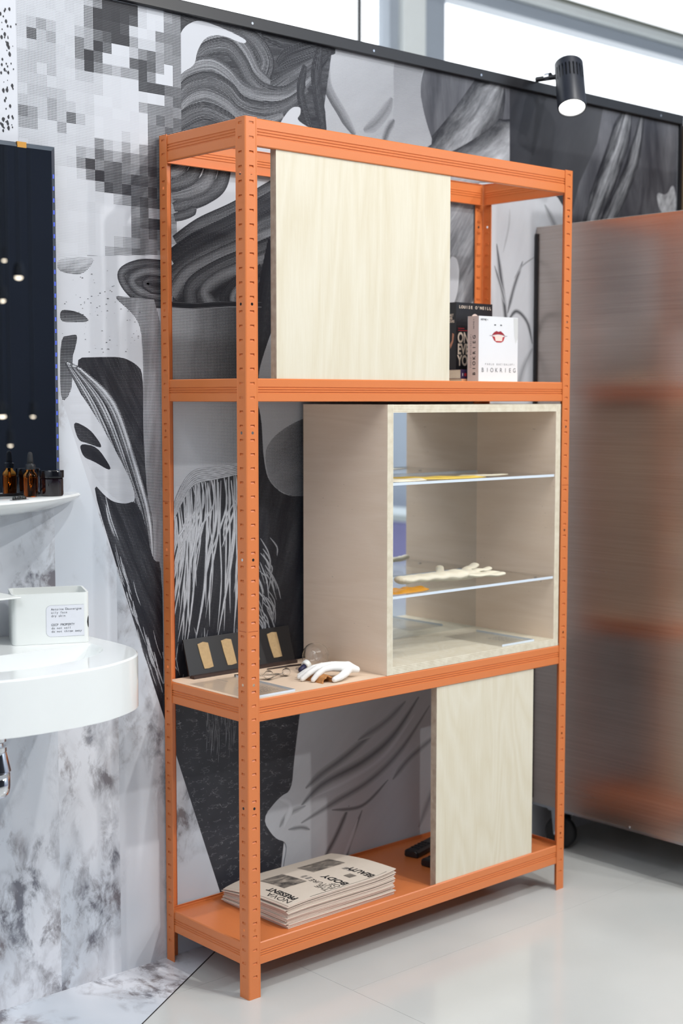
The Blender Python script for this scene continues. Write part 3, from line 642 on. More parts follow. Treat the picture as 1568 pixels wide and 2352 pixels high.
# ================================================================== SHELVING RACK
rack = tag(empty('shelving_rack', (0, 0, 0)), 'tall orange powder-coated metal shelving rack with slotted corner posts', 'shelf')
PITCH_S, S0 = 0.02855, 1.5028
holes = [1.6892 - 0.2572 * k for k in range(7)]
def post(cx, cy, sxn, syn, joint):
    """corner post: outer corner at (cx, cy); flanges run sxn along X and syn along Y"""
    b = MB(); FW, CH, TH = 0.030, 0.0035, 0.0014
    slots = [S0 + PITCH_S * k for k in range(-60, 20) if 0.02 < S0 + PITCH_S * k < RH - 0.008]
    for fl_ in (0, 1):
        if fl_ == 0: P = lambda s, z, d: (cx + sxn * s, cy + syn * d, z)     # flange in the front/back plane
        else: P = lambda s, z, d: (cx + sxn * d, cy + syn * s, z)            # flange in the side plane
        sl, sr = 0.0105, 0.0215
        ev = [(z - 0.0024, z + 0.0024, 's') for z in slots] + [(z - 0.0036, z + 0.0036, 'h') for z in holes if z > 0.05] + [(joint - 0.0007, joint + 0.0007, 'j')]
        ev.sort(); cur = 0.0; spans = []
        for z0, z1, kd in ev:
            if z0 < cur + 0.0002: continue
            spans.append((cur, z0, 'p')); spans.append((z0, z1, kd)); cur = z1
        spans.append((cur, RH, 'p'))
        for z0, z1, kd in spans:
            if kd == 'j':
                b.quad([P(CH, z0, 0.0012), P(FW, z0, 0.0012), P(FW, z1, 0.0012), P(CH, z1, 0.0012)]); b.quad([P(CH, z0, 0), P(FW, z0, 0), P(FW, z0, .0012), P(CH, z0, .0012)]); b.quad([P(CH, z1, 0), P(FW, z1, 0), P(FW, z1, .0012), P(CH, z1, .0012)]); continue
            if kd == 'p': b.quad([P(CH, z0, 0), P(FW, z0, 0), P(FW, z1, 0), P(CH, z1, 0)]); continue
            b.quad([P(CH, z0, 0), P(sl, z0, 0), P(sl, z1, 0), P(CH, z1, 0)]); b.quad([P(sr, z0, 0), P(FW, z0, 0), P(FW, z1, 0), P(sr, z1, 0)])
            if kd == 's':   # lanced slot: pressed-in tongue
                d0, d1 = 0.0032, 0.0010
                b.quad([P(sl, z0, d1), P(sr, z0, d1), P(sr, z1, d0), P(sl, z1, d0)])
                b.quad([P(sl, z1, 0), P(sr, z1, 0), P(sr, z1, d0), P(sl, z1, d0)]); b.quad([P(sl, z0, 0), P(sr, z0, 0), P(sr, z0, d1), P(sl, z0, d1)])
                b.quad([P(sl, z0, 0), P(sl, z1, 0), P(sl, z1, d0), P(sl, z0, d1)]); b.quad([P(sr, z0, 0), P(sr, z1, 0), P(sr, z1, d0), P(sr, z0, d1)])
            else:           # round through-hole
                cs_, cz_, rr = (sl + sr) / 2, (z0 + z1) / 2, 0.0031
                ring = [(cs_ + rr * math.cos(math.pi * k / 6), cz_ + rr * math.sin(math.pi * k / 6)) for k in range(12)]
                cor = [(sr, z1), (sl, z1), (sl, z0), (sr, z0)]
                for q_ in range(4):
                    k0 = q_ * 3
                    for k in range(3): b.quad([P(*cor[q_], 0), P(*ring[(k0 + k) % 12], 0), P(*ring[(k0 + k + 1) % 12], 0)])
                    b.quad([P(*cor[q_], 0), P(*ring[(k0 + 3) % 12], 0), P(*cor[(q_ + 1) % 4], 0)])
        b.quad([P(FW, 0, 0), P(FW, 0, TH), P(FW, RH, TH), P(FW, RH, 0)])                        # flange edge
        b.quad([P(CH, RH, 0), P(FW, RH, 0), P(FW, RH, TH), P(TH, RH, TH)])
        b.quad([P(FW - 0.002, 0, -0.0006), P(FW, 0, -0.0006), P(FW, RH, -0.0006), P(FW - 0.002, RH, -0.0006)])  # rolled edge bead
        b.quad([P(FW - 0.0032, 0, 0), P(FW - 0.002, 0, -0.0006), P(FW - 0.002, RH, -0.0006), P(FW - 0.0032, RH, 0)])
        b.quad([P(FW, 0, -0.0006), P(FW, 0, 0), P(FW, RH, 0), P(FW, RH, -0.0006)])
    # rounded corner
    arc = [(CH - CH * math.sin(math.pi / 2 * k / 4), CH - CH * math.cos(math.pi / 2 * k / 4)) for k in range(5)]
    for k in range(4):
        (x0, y0), (x1, y1) = arc[k], arc[k + 1]
        b.quad([(cx + sxn * x0, cy + syn * y0, 0), (cx + sxn * x1, cy + syn * y1, 0), (cx + sxn * x1, cy + syn * y1, RH), (cx + sxn * x0, cy + syn * y0, RH)])
    b.quad([(cx + sxn * x, cy + syn * y, RH) for x, y in arc] + [(cx + sxn * CH, cy + syn * CH, RH)])
    return b.build('post', ORANGE, rack)
post(0, 0, 1, 1, 0.771); post(RW, 0, -1, 1, 1.03); post(0, RD, 1, -1, 1.022); post(RW, RD, -1, -1, 0.771)
# beams: ribbed sheet-metal profile
def beam(axis, pos, sgn, a0, a1, z0, z1):
    """axis 'x': beam along X in plane Y=pos, outward normal sgn*Y"""
    h = z1 - z0
    pr = [(-0.010, 0.0), (-0.0015, 0.0), (0, 0.03), (0, .36), (-.0018, .385), (-.0018, .41), (0, .435), (0, .465), (-.0018, .49), (-.0018, .515), (0, .54), (0, .57), (-.0018, .595), (-.0018, .62), (0, .645), (0, .955), (-0.0015, 1.0), (-0.004, 1.0)]
    th = 0.0011
    out = [(o, z0 + f * h) for o, f in pr]
    inn = [(-0.010, z0 + th)] + [(min(o, -0.0004) - th, z0 + f * h) for o, f in pr[2:-2]] + [(-0.004, z1 - th)]
    inn[0] = (-0.010, z0 + th)
    loop = out + inn[::-1]
    b = MB(); n = len(loop)
    def pt(o, z, a):
        return (a, pos + sgn * o, z) if axis == 'x' else (pos + sgn * o, a, z)
    b.v = [pt(o, z, a0) for o, z in loop] + [pt(o, z, a1) for o, z in loop]
    for i in range(n):
        j = (i + 1) % n; b.f.append((i, j, n + j, n + i)); b.mi.append(0)
    # bent end tabs
    return b.build('beam', ORANGE, rack)
levels = [(1.7442, 1.7987), (1.2374, 1.2844), (0.5815, 0.6284), (0.0685, 0.1165)]
g = 0.0016
for z0, z1 in levels:
    beam('x', g, -1, 0.012, RW - 0.012, z0, z1); beam('x', RD - g, 1, 0.012, RW - 0.012, z0, z1)
    beam('y', g, -1, 0.012, RD - 0.012, z0, z1); beam('y', RW - g, 1, 0.012, RD - 0.012, z0, z1)
def shelf_board(zt, th, mat):
    b = MB(); b.box(0.006, RW - 0.006, 0.006, RD - 0.006, zt - th, zt); return b.build('shelf_board', mat, rack)
B2, B3, B4 = 1.2790, 0.6290, 0.1080
shelf_board(B2, 0.008, MDF); shelf_board(B3, 0.008, MDF); shelf_board(B4, 0.006, ORANGE)

# ------------------------------------------------------------------ plywood panels leaning in the rack front
def ply_panel(label, x0, x1, z0, z1, y0=0.0055, t=0.018):
    b = MB(); b.box(x0, x1, y0, y0 + t, z0, z1, faces=[1, 1, 0, 1, 0, 1])
    o = b.build('plywood_panel', [PLYF, EDGEY], bevel=0.0006)
    return tag(o, label, 'panel', 'plywood panels standing in the rack front')
ply_panel('large pale plywood panel standing upright at the top of the orange rack', 0.083, 0.591, B2, 1.772)
ply_panel('smaller pale plywood panel standing on the bottom shelf of the orange rack', 0.556, 0.897, B4, 0.612)

# ------------------------------------------------------------------ display cabinet
CX0, CX1, CY0, CY1, CZ0, CZ1, T = 0.394, 0.986, 0.003, 0.288, B3, 1.231, 0.018
cab = tag(empty('display_cabinet', (0, 0, 0)), 'open birch plywood display cabinet with clear shelves and mirrored back', 'cabinet')
b = MB(); b.box(CX0, CX0 + T, CY0, CY1, CZ0, CZ1, faces=[1, 1, 1, 0, 0, 0]); b.build('side_panel', [PLYS, EDGEX], cab)
b = MB(); b.box(CX1 - T, CX1, CY0, CY1, CZ0, CZ1, faces=[1, 1, 1, 0, 0, 0]); b.build('side_panel', [PLYS, EDGEX], cab)
b = MB(); b.box(CX0 + T, CX1 - T, CY0, CY1, CZ1 - T, CZ1, faces=[0, 0, 1, 0, 0, 0]); b.build('top_panel', [PLYS, EDGEZ], cab)
b = MB(); b.box(CX0 + T, CX1 - T, CY0, CY1, CZ0, CZ0 + T, faces=[0, 0, 1, 0, 0, 0]); b.build('bottom_panel', [PLYF, EDGEZ], cab)
b = MB(); b.box(CX0 + T, CX1 - T, 0.265, 0.269, CZ0 + T, CZ1 - T); b.build('mirror_back', MIRROR, cab)
for zt in (1.058, 0.8045):
    b = MB(); b.box(CX0 + T + 0.001, CX1 - T - 0.001, 0.006, 0.262, zt - 0.006, zt, faces=[0, 0, 1, 0, 1, 0]); sh = b.build('clear_shelf', [ACRYL, ACRYLE], cab)
    for x in (CX0 + T, CX1 - T):
        for y in (0.06, 0.21):
            s_ = 1 if x < 0.6 else -1
            b = MB(); b.lathe([(0.0022, 0), (0.0022, 0.008)], 10, (x, y, zt - 0.0085), (s_, 0, 0)); b.build('shelf_pin', STEELD, cab)

def wavy_sheet(name, outline, z, th, mat, amp=0.002, seed=1, scale=90):
    """thin irregular sheet lying flat: outline in X,Y"""
    rr = random.Random(seed); P = chaikin(outline, 2)
    cx = sum(p[0] for p in P) / len(P); cy = sum(p[1] for p in P) / len(P); rings = [1.0, 0.8, 0.55, 0.28]
    ph = [rr.uniform(0, 6) for _ in range(4)]
    def hz(x, y): return amp * (1 + 0.5 * math.sin(x * scale + ph[0]) + 0.5 * math.sin(y * scale * 1.3 + ph[1] + x * scale * .6))
    b = MB(); n = len(P); top = []; bot = []
    for r_ in rings:
        for x, y in P:
            X, Y = cx + (x - cx) * r_, cy + (y - cy) * r_
            e = 0 if r_ == 1.0 else 1
            b.v.append((X, Y, z + th * (0.5 if not e else 1) + hz(X, Y) * e))
    b.v.append((cx, cy, z + th + hz(cx, cy)))
    for k in range(len(rings) - 1):
        for i in range(n):
            j = (i + 1) % n; b.f.append((k * n + i, k * n + j, (k + 1) * n + j, (k + 1) * n + i)); b.mi.append(0)
    k = len(rings) - 1
    for i in range(n): b.f.append((k * n + i, k * n + (i + 1) % n, len(rings) * n)); b.mi.append(0)
    m0 = len(b.v); b.v += [(x, y, z) for x, y in P]; b.f.append(tuple(m0 + n - 1 - i for i in range(n))); b.mi.append(0)
    for i in range(n): b.f.append((i, m0 + i, m0 + (i + 1) % n, (i + 1) % n)); b.mi.append(0)
    return b.build(name, mat, None, smooth=True)
ZA, ZB = 1.058, 0.8045
tag(wavy_sheet('latex_sheet', [(0.44, 0.16), (0.50, 0.13), (0.56, 0.14), (0.64, 0.08), (0.72, 0.05), (0.755, 0.03), (0.70, 0.02), (0.62, 0.025), (0.55, 0.07), (0.48, 0.10)], ZA, 0.0015, YELLOW, 0.002, 3), 'ragged yellow film sheet lying on the upper clear shelf', 'film sheet', 'film sheets on the clear shelves')
tag(wavy_sheet('latex_sheet', [(0.425, 0.09), (0.47, 0.085), (0.53, 0.06), (0.56, 0.035), (0.50, 0.018), (0.43, 0.02)], ZA, 0.0015, LATEX, 0.0018, 5), 'milky white film scrap at the left front of the upper clear shelf', 'film sheet', 'film sheets on the clear shelves')
tag(wavy_sheet('latex_sheet', [(0.72, 0.12), (0.80, 0.11), (0.90, 0.09), (0.84, 0.06), (0.76, 0.075)], ZA, 0.001, LATEX, 0.0008, 6), 'thin milky film scrap right of the yellow film on the upper clear shelf', 'film sheet', 'film sheets on the clear shelves')
tag(wavy_sheet('latex_sheet', [(0.425, 0.085), (0.46, 0.095), (0.50, 0.075), (0.54, 0.07), (0.575, 0.045), (0.54, 0.025), (0.48, 0.02), (0.43, 0.025)], ZB, 0.0015, AMBERL, 0.004, 8, 160), 'crumpled amber film piece at the left of the lower clear shelf', 'film sheet', 'film sheets on the clear shelves')

# limp milky glove on the lower clear shelf
def skin_object(name, verts, edges, radii, mat, root=0, sub=2, parent=None):
    me = bpy.data.meshes.new(name); me.from_pydata(verts, edges, []); me.materials.append(mat)
    o = bpy.data.objects.new(name, me); COL.objects.link(o)
    if parent: o.parent = parent
    sk = o.modifiers.new('skin', 'SKIN'); sk.use_smooth_shade = True; sk.branch_smoothing = 0.6
    for i, r_ in enumerate(radii):
        d = me.skin_vertices[0].data[i]; d.radius = r_ if isinstance(r_, tuple) else (r_, r_); d.use_root = (i == root)
    sb = o.modifiers.new('sub', 'SUBSURF'); sb.levels = sub; sb.render_levels = sub
    return o
def blob_object(name, chains, mat, voxel=0.0011, smooth=6):
    """continuous skin over tapering chains [(points, radii)], fused into one surface"""
    b = MB()
    for pts_, rad in chains:
        P = [Vector(p) for p in pts_]; pp, rr_ = [], []
        for k in range(len(P) - 1):
            for t in (0, .25, .5, .75): pp.append(P[k].lerp(P[k + 1], t)); rr_.append(rad[k] + (rad[k + 1] - rad[k]) * t)
        pp.append(P[-1]); rr_.append(rad[-1])
        b.tube(pp, rr_, 14)
        for p, r_ in zip(P, rad): b.lathe([(max(1e-6, r_ * math.sin(math.pi * k / 10)), -r_ * math.cos(math.pi * k / 10)) for k in range(11)], 14, p)
    o = b.build(name, mat, None, fix=False)
    rm = o.modifiers.new('remesh', 'REMESH'); rm.mode = 'VOXEL'; rm.voxel_size = voxel
    sm = o.modifiers.new('smooth', 'SMOOTH'); sm.iterations = smooth; sm.factor = 0.5
    return bake(o)
def bake(o):
    dg = bpy.context.evaluated_depsgraph_get(); ev = o.evaluated_get(dg); me = bpy.data.meshes.new_from_object(ev)
    o.modifiers.clear(); old = o.data; o.data = me; me.name = o.name; bpy.data.meshes.remove(old)
    for p in me.polygons: p.use_smooth = True
    return o
gl = blob_object('latex_glove', [
    ([(0.56, 0.125, .02), (0.60, 0.118, .02), (0.66, 0.112, .02), (0.72, 0.105, .02), (0.755, 0.098, .02)], [.020, .017, .020, .026, .023]),
    ([(0.60, 0.135, .02), (0.67, 0.128, .02), (0.74, 0.120, .02)], [.014, .016, .018]),
    ([(0.745, 0.080, .02), (0.785, 0.062, .018), (0.828, 0.050, .018)], [.011, .0095, .009]), ([(0.75, 0.095, .02), (0.795, 0.082, .02), (0.836, 0.072, .02)], [.011, .0095, .009]),
    ([(0.75, 0.110, .02), (0.80, 0.108, .026), (0.842, 0.108, .03)], [.011, .010, .0095]), ([(0.745, 0.122, .02), (0.79, 0.134, .03), (0.828, 0.142, .042)], [.011, .011, .012]),
    ([(0.69, 0.125, .02), (0.715, 0.152, .032), (0.735, 0.172, .04)], [.013, .011, .010])], LATEX, 0.0016, 5)
zs = [v.co.z for v in gl.data.vertices]; zmn = min(zs)
for v in gl.data.vertices:   # flattened, slightly crumpled
    z = (v.co.z - zmn) * 0.52; v.co.z = ZB + 0.0004 + z + 0.0012 * math.sin(v.co.x * 150 + v.co.y * 60) * min(1, z / 0.006)
tag(gl, 'limp milky white glove lying on the lower clear shelf', 'glove')

def plaque(name, label, x0, x1, y0, y1, z, lines):
    b = MB(); b.box(x0, x1, y0, y1, z + 0.0004, z + 0.0054, faces=[0, 0, 1, 1, 0, 0]); o = b.build(name, [PLAQ, ACRYLE]); tag(o, label, 'plaque', 'clear acrylic caption plaques')
    b = MB()
    for (cx, cy, w, h) in lines: b.quad([(cx, cy, z + 0.0057), (cx + w, cy, z + 0.0057), (cx + w, cy + h, z + 0.0057), (cx, cy + h, z + 0.0057)])
    cp = b.build('caption_print', GREYTXT, o, fix=False); cp['kind'] = 'stuff'; return o
def capt(xr, y0, n, L_, rr, pitch=0.006, th=0.0013):
    out = []
    for k in range(n):
        y = y0
        while y < y0 + L_ * (1 if k < n - 1 else 0.6):
            w = rr.uniform(0.006, 0.016); out.append((xr + k * pitch, y, th, min(w, y0 + L_ - y))); y += w + 0.003
    return out
rr = random.Random(4)
plaque('caption_plaque', 'clear acrylic caption plaque on the cabinet floor', 0.787, 0.905, 0.012, 0.205, CZ0 + T, capt(0.80, 0.15, 1, 0.045, rr) + capt(0.825, 0.03, 9, 0.07, rr))
plaque('caption_plaque', 'clear acrylic caption plaque beside the orange front post', 0.016, 0.136, 0.012, 0.222, B3, capt(0.075, 0.165, 1, 0.045, rr) + capt(0.05, 0.03, 10, 0.075, rr))

# ------------------------------------------------------------------ black swatch board leaning on the wall
brd = tag(empty('swatch_board', (0.048, 0.268, B3)), 'black board with four beige swatches leaning against the printed wall', 'swatch board')
def bp_(u, v, d=0.0):     # board plane: u along X, v up the slope, d towards viewer
    return Vector((u * 0.302, 0.0 + v * 0.024 - d, 0.006 + v * 0.078))
b = MB(); q4 = [bp_(0, 0), bp_(1, 0), bp_(1, 1), bp_(0, 1)]; n4 = Vector((0, -0.955, 0.294)) * 0.004
b.v = [tuple(p) for p in q4] + [tuple(p - n4) for p in q4]; b.f = [(0, 1, 2, 3), (7, 6, 5, 4), (0, 4, 5, 1), (1, 5, 6, 2), (2, 6, 7, 3), (3, 7, 4, 0)]; b.mi = [0] * 6
b.build('backing', BLACK, brd)
b = MB(); b.box(0.004, 0.30, -0.012, 0.004, 0.0, 0.007); b.build('ledge', DKWOOD, brd)
for k, u in enumerate((0.13, 0.345, 0.565, 0.785)):
    w = 0.095; jj = [R.uniform(-.012, .012) for _ in range(16)]
    P = [(u + jj[0], .14), (u + w * .5, .13 + jj[1]), (u + w, .16 + jj[2]), (u + w - .006, .5 + jj[3]), (u + w - .012, .84 + jj[4]), (u + w * .4, .87), (u - .012, .83 + jj[5]), (u - .004, .5 + jj[6])]
    b = MB(); n_ = len(P); nn = Vector((0, -0.955, 0.294))
    b.v = [tuple(bp_(*p) + nn * 0.0002) for p in P] + [tuple(bp_(*p) + nn * 0.0016) for p in P]
    b.f = [tuple(range(n_)), tuple(range(2 * n_ - 1, n_ - 1, -1))] + [(i, (i + 1) % n_, n_ + (i + 1) % n_, n_ + i) for i in range(n_)]; b.mi = [0] * (n_ + 2)
    b.build('swatch', PATCHM, brd)

# ------------------------------------------------------------------ round flask with white collar and navy teat
fk = tag(empty('round_flask', (0.325, 0.165, B3)), 'clear round glass flask with white collar and navy rubber teat behind the plaster hand', 'flask')
c0 = Vector((0, 0, 0.0315)); ax = Vector((-0.86, -0.12, -0.42)).normalized()
b = MB(); rs = 0.031
prof = [(max(1e-7, rs * math.sin(t)), -rs * math.cos(t)) for t in [math.pi * k / 24 for k in range(0, 22)]] + [(0.0085, 0.031), (0.0085, 0.036)]
b.lathe(prof, 40, c0, ax); ob = b.build('bulb', THING, fk, smooth=True); sd = ob.modifiers.new('wall', 'SOLIDIFY'); sd.thickness = 0.0007
b = MB(); b.lathe([(0.0095, 0.029), (0.0105, 0.030), (0.0105, 0.040), (0.0092, 0.0415)], 28, c0, ax); b.build('collar', WHITEPL, fk, smooth=40)
b = MB(); b.lathe([(0.0062, 0.0415), (0.0062, 0.050), (0.0058, 0.058), (0.004, 0.0605), (1e-7, 0.061)], 24, c0, ax); b.build('rubber_teat', NAVY, fk, smooth=True)
# small blown glass pipettes
def pipette(label, x, y, r_, ang, ln_):
    o = tag(empty('glass_pipette', (x, y, B3), ang), label, 'pipette', 'small glass pipettes on the middle shelf')
    b = MB(); b.lathe([(1e-7, -r_)] + [(r_ * math.sin(t), -r_ * math.cos(t)) for t in [math.pi * k / 16 for k in range(1, 15)]] + [(0.0018, r_ + 0.003), (0.0014, r_ + ln_ * .5), (0.0008, r_ + ln_)], 24, (0, 0, r_ + 0.0002), (-1, 0, -0.07)); ob = b.build('bulb', THING, o, smooth=True); sd = ob.modifiers.new('wall', 'SOLIDIFY'); sd.thickness = 0.0005; return o
pipette('small glass bulb pipette nearest the navy teat', 0.226, 0.150, 0.0095, 0.25, 0.06)
pipette('small glass bulb pipette close behind the orange front post', 0.172, 0.145, 0.0105, -0.5, 0.05)
b = MB(); b.tube([(0.24, 0.235, B3 + 0.0022), (0.30, 0.232, B3 + 0.0022), (0.335, 0.225, B3 + 0.0022)], [0.0012, 0.0022, 0.0022], 10)
tag(b.build('metal_probe', DKWOOD, None, smooth=True), 'thin dark rod lying in front of the swatch board', 'rod')
b = MB(); b.tube([(0.135, 0.22, B3 + 0.003), (0.18, 0.20, B3 + 0.003), (0.225, 0.172, B3 + 0.0024)], [0.003, 0.0026, 0.0012], 10)
tag(b.build('glass_stirrer', THING, None, smooth=True), 'slim clear glass rod left of the small glass bulbs', 'rod')

# ------------------------------------------------------------------ plaster hand on a brown half tube
HX, HY, HZ = 0.0, 0.0, B3
def hp(x, y, z): return (x, y, B3 + z)
W0, W1 = hp(0.337, 0.040, 0.017), hp(0.316, 0.047, 0.0235)
hand = blob_object('plaster_hand', [
    ([W0, W1], [.0075, .0135]), ([W1, hp(0.292, 0.050, 0.0265), hp(0.271, 0.051, 0.0280)], [.013, .0105, .0085]), ([W1, hp(0.29, 0.060, 0.0275), hp(0.266, 0.065, 0.0290)], [.013, .011, .0088]),
    ([W1, hp(0.292, 0.071, 0.0260), hp(0.268, 0.079, 0.0270)], [.0125, .0105, .0083]), ([W1, hp(0.295, 0.080, 0.0235), hp(0.274, 0.091, 0.0240)], [.012, .0098, .0075]),
    ([hp(0.271, 0.051, 0.0280), hp(0.250, 0.051, 0.0265), hp(0.234, 0.054, 0.0165), hp(0.225, 0.057, 0.0063)], [.0085, .0072, .0066, .0056]),
    ([hp(0.266, 0.065, 0.0290), hp(0.245, 0.068, 0.0275), hp(0.226, 0.074, 0.0170), hp(0.214, 0.080, 0.0063)], [.0086, .0073, .0067, .0057]),
    ([hp(0.268, 0.079, 0.0270), hp(0.249, 0.085, 0.0250), hp(0.232, 0.092, 0.0155), hp(0.221, 0.099, 0.0062)], [.0082, .0070, .0063, .0055]),
    ([hp(0.274, 0.091, 0.0240), hp(0.257, 0.100, 0.0210), hp(0.244, 0.109, 0.0130), hp(0.235, 0.116, 0.0058)], [.0074, .0062, .0056, .0050]),
    ([hp(0.314, 0.043, 0.0220), hp(0.295, 0.031, 0.0155), hp(0.274, 0.0245, 0.0105), hp(0.258, 0.0245, 0.0072)], [.0115, .0092, .0076, .0063])], PLASTER, 0.0010, 5)
for v in hand.data.vertices: v.co.z = max(v.co.z, B3 + 0.0004)
tag(hand, 'small white plaster hand resting palm down over a brown half tube', 'hand cast')
b = MB(); S_ = 18
for k in range(S_ + 1):
    a = math.pi * k / S_
    for (rr_, yy) in ((0.0155, 0.032), (0.0155, 0.088), (0.0125, 0.088), (0.0125, 0.032)):
        w = rr_ * (1 + 0.06 * math.sin(a * 7 + yy * 90)); b.v.append((0.2455 - w * math.cos(a), yy + 0.002 * math.sin(a * 5), B3 + 0.0003 + max(0, w * math.sin(a)) * 1.08))
for k in range(S_):
    for j in range(4):
        b.f.append((k * 4 + j, k * 4 + (j + 1) % 4, (k + 1) * 4 + (j + 1) % 4, (k + 1) * 4 + j)); b.mi.append(0)
b.f += [(0, 1, 2, 3), (S_ * 4 + 3, S_ * 4 + 2, S_ * 4 + 1, S_ * 4)]; b.mi += [0, 0]
tag(b.build('half_tube', BROWN, None, smooth=35), 'rough brown half tube under the plaster hand', 'tube')

# ------------------------------------------------------------------ books on the second shelf
def paperback(name, label, x0, y0, z0, w, d, h, cover, spine, group=None):
    """upright book: spine faces -X, front cover faces -Y"""
    o = tag(empty(name, (x0, y0, z0)), label, 'book', group)
    b = MB(); b.box(0.001, w - 0.0015, 0.0014, d - 0.0014, 0.0008, h - 0.0012); b.build('page_block', PAGES, o)
    b = MB(); b.box(0, w, 0, 0.0008, 0, h); b.build('front_cover', cover, o)
    b = MB(); b.box(0, w, d - 0.0008, d, 0, h); b.build('back_cover', cover, o)
    b = MB(); b.box(0, 0.0009, 0.0008, d - 0.0008, 0, h); b.build('spine', spine, o)
    return o
def on(o, loc): return loc   # lettering is given in the thing's local space
bk = paperback('paperback_book', 'thick white paperback with red lips and pink spine beside the metal partition', 0.750, 0.062, B2, 0.140, 0.036, 0.1615, COVERW, SPINEP)
X_, Z_ = (1, 0, 0), (0, 0, 1)
hB = 0.1615
lettering('lettering', 'BIOKRIEG', 0.0148, (0.006, 0, 0.0285), X_, Z_, GREYTXT, bk, mono=0.0163, sx=1.0)
lettering('lettering', 'PAOLO BACIGALUPI', 0.0062, (0.021, 0, 0.0455), X_, Z_, GREYTXT, bk, mono=0.0068)
lettering('lettering', 'HEYNE <', 0.0066, (0.006, 0, 0.1510), X_, Z_, INKTXT, bk, bold=0.0001)
SPR = (0, 0, 1); SPU = (0, 1, 0)
# spine lettering reads bottom to top, seen from -X
lettering('lettering', 'BIOKRIEG', 0.0125, (0, 0.0105, 0.018), (0, 0, 1), (0, 1, 0), INKTXT, bk, mono=0.0125, bold=0.0003)
lettering('lettering', 'PAOLO BACIGALUPI', 0.006, (0, 0.0235, 0.038), (0, 0, 1), (0, 1, 0), GREYTXT, bk, mono=0.0051)
lettering('lettering', 'HEYNE <', 0.006, (0, 0.0145, 0.131), (0, 0, 1), (0, 1, 0), INKTXT, bk)
def flat_y(name, pts, mat, parent, lift):    # flat print on a -Y facing cover, local x,z
    b = MB(); P = [(x, -lift, z) for x, z in pts]; b.v = P; b.f = [tuple(range(len(P)))]; b.mi = [0]; return b.build(name, mat, parent, fix=False)
def ell(cx, cz, rx, rz, n=20, a0=0, a1=2 * math.pi): return [(cx + rx * math.cos(a0 + (a1 - a0) * k / n), cz + rz * math.sin(a0 + (a1 - a0) * k / n)) for k in range(n)]
fx, fz = 0.071, 0.1155
flat_y('cheek_print', [(0.124, 0.160), (0.1395, 0.160), (0.1395, 0.112), (0.132, 0.098), (0.127, 0.118)], plain('cover_shade_print', rgb(206, 208, 208), 0.4), bk, 0.0002)
flat_y('lower_lip', [(fx - .025, fz), (fx - .012, fz - .003), (fx + .012, fz - .003), (fx + .022, fz), (fx + .016, fz - .012), (fx + .008, fz - .0155), (fx - .008, fz - .0155), (fx - .017, fz - .011)], REDM, bk, 0.0004)
flat_y('upper_lip', [(fx - .027, fz), (fx - .018, fz + .008), (fx - .009, fz + .012), (fx - .002, fz + .010), (fx + .006, fz + .012), (fx + .015, fz + .007), (fx + .023, fz), (fx + .012, fz + .003), (fx - .002, fz + .004), (fx - .014, fz + .003)], LIPD, bk, 0.0005)
flat_y('teeth_print', [(fx - .016, fz + .002), (fx + .014, fz + .002), (fx + .011, fz - .012), (fx - .012, fz - .012)], PINKM, bk, 0.0006)
for dx_ in (-.013, .0085): flat_y('nostril_print', ell(fx - .001 + dx_, fz + .026, .0035, .0016), GREYTXT, bk, 0.0004)
flat_y('shade_print', [(fx - .036, fz + .0005), (fx - .027, fz + .001), (fx - .027, fz - .0005)], GREYTXT, bk, 0.0003)
flat_y('shade_print', [(fx + .033, fz + .0005), (fx + .023, fz + .001), (fx + .023, fz - .0005)], GREYTXT, bk, 0.0003)

# two books lying flat under the black one
def flat_book(label, x0, y0, z0, w, l, t, cover, spine):
    o = tag(empty('paperback_book', (x0, y0, z0)), label, 'book', 'books lying flat under the black book')
    b = MB(); b.box(0.001, w, 0.0012, l, 0.0008, t - 0.0008); b.build('page_block', PAGES, o)
    b = MB(); b.box(0, w, 0, l, 0, 0.0008); b.build('back_cover', cover, o)
    b = MB(); b.box(0, w, 0, l, t - 0.0008, t); b.build('front_cover', cover, o)
    b = MB(); b.box(0, w, 0, 0.0009, 0.0008, t - 0.0008); b.build('spine', spine, o); return o
f1 = flat_book('thin peach paperback lying flat at the bottom of the book pile', 0.737, 0.104, B2, 0.135, 0.180, 0.0125, PEACH, PEACH)
lettering('lettering', 'AA AL', 0.005, (0.008, 0, 0.0045), X_, Z_, GREYTXT, f1)
f2 = flat_book('purple-spined paperback lying flat on the peach book', 0.735, 0.106, B2 + 0.0125, 0.130, 0.178, 0.0225, PURPLE, PURPLE)
lettering('lettering', 'I', 0.009, (0.0055, 0, 0.007), X_, Z_, COVERW, f2, bold=0.0004)
flat_y('apple_print', ell(0.0165, 0.010, 0.0045, 0.0042), REDM, f2, 0.0005)
k1 = paperback('paperback_book', 'black paperback with large cream lettering standing behind the white book', 0.741, 0.128, B2 + 0.035, 0.129, 0.030, 0.1615, COVERB, COVERB)
CREAM = plain('cream_print', rgb(238, 220, 202), 0.5, noise=0.0)
lettering('lettering', "LOUISE O'NEILL", 0.0098, (0.0085, 0, 0.1475), X_, Z_, CREAM, k1, mono=0.0083, bold=0.0002)
for k, wrd in enumerate(('ONLY', 'EVER', 'YOURS')):
    lettering('lettering', wrd, 0.0345, (0.0055, 0, 0.0655 - k * 0.0275), X_, Z_, CREAM, k1, bold=0.0012, sx=0.72)
for z_, w_ in ((0.0985, 0.022), (0.0935, 0.034)): flat_y('tagline_print', [(0.007, z_), (0.007 + w_, z_), (0.007 + w_, z_ + 0.0018), (0.007, z_ + 0.0018)], REDM, k1, 0.0003)
flat_y('head_print', ell(0.066, 0.122, 0.014, 0.0135, 24), PINKM, k1, 0.0003)
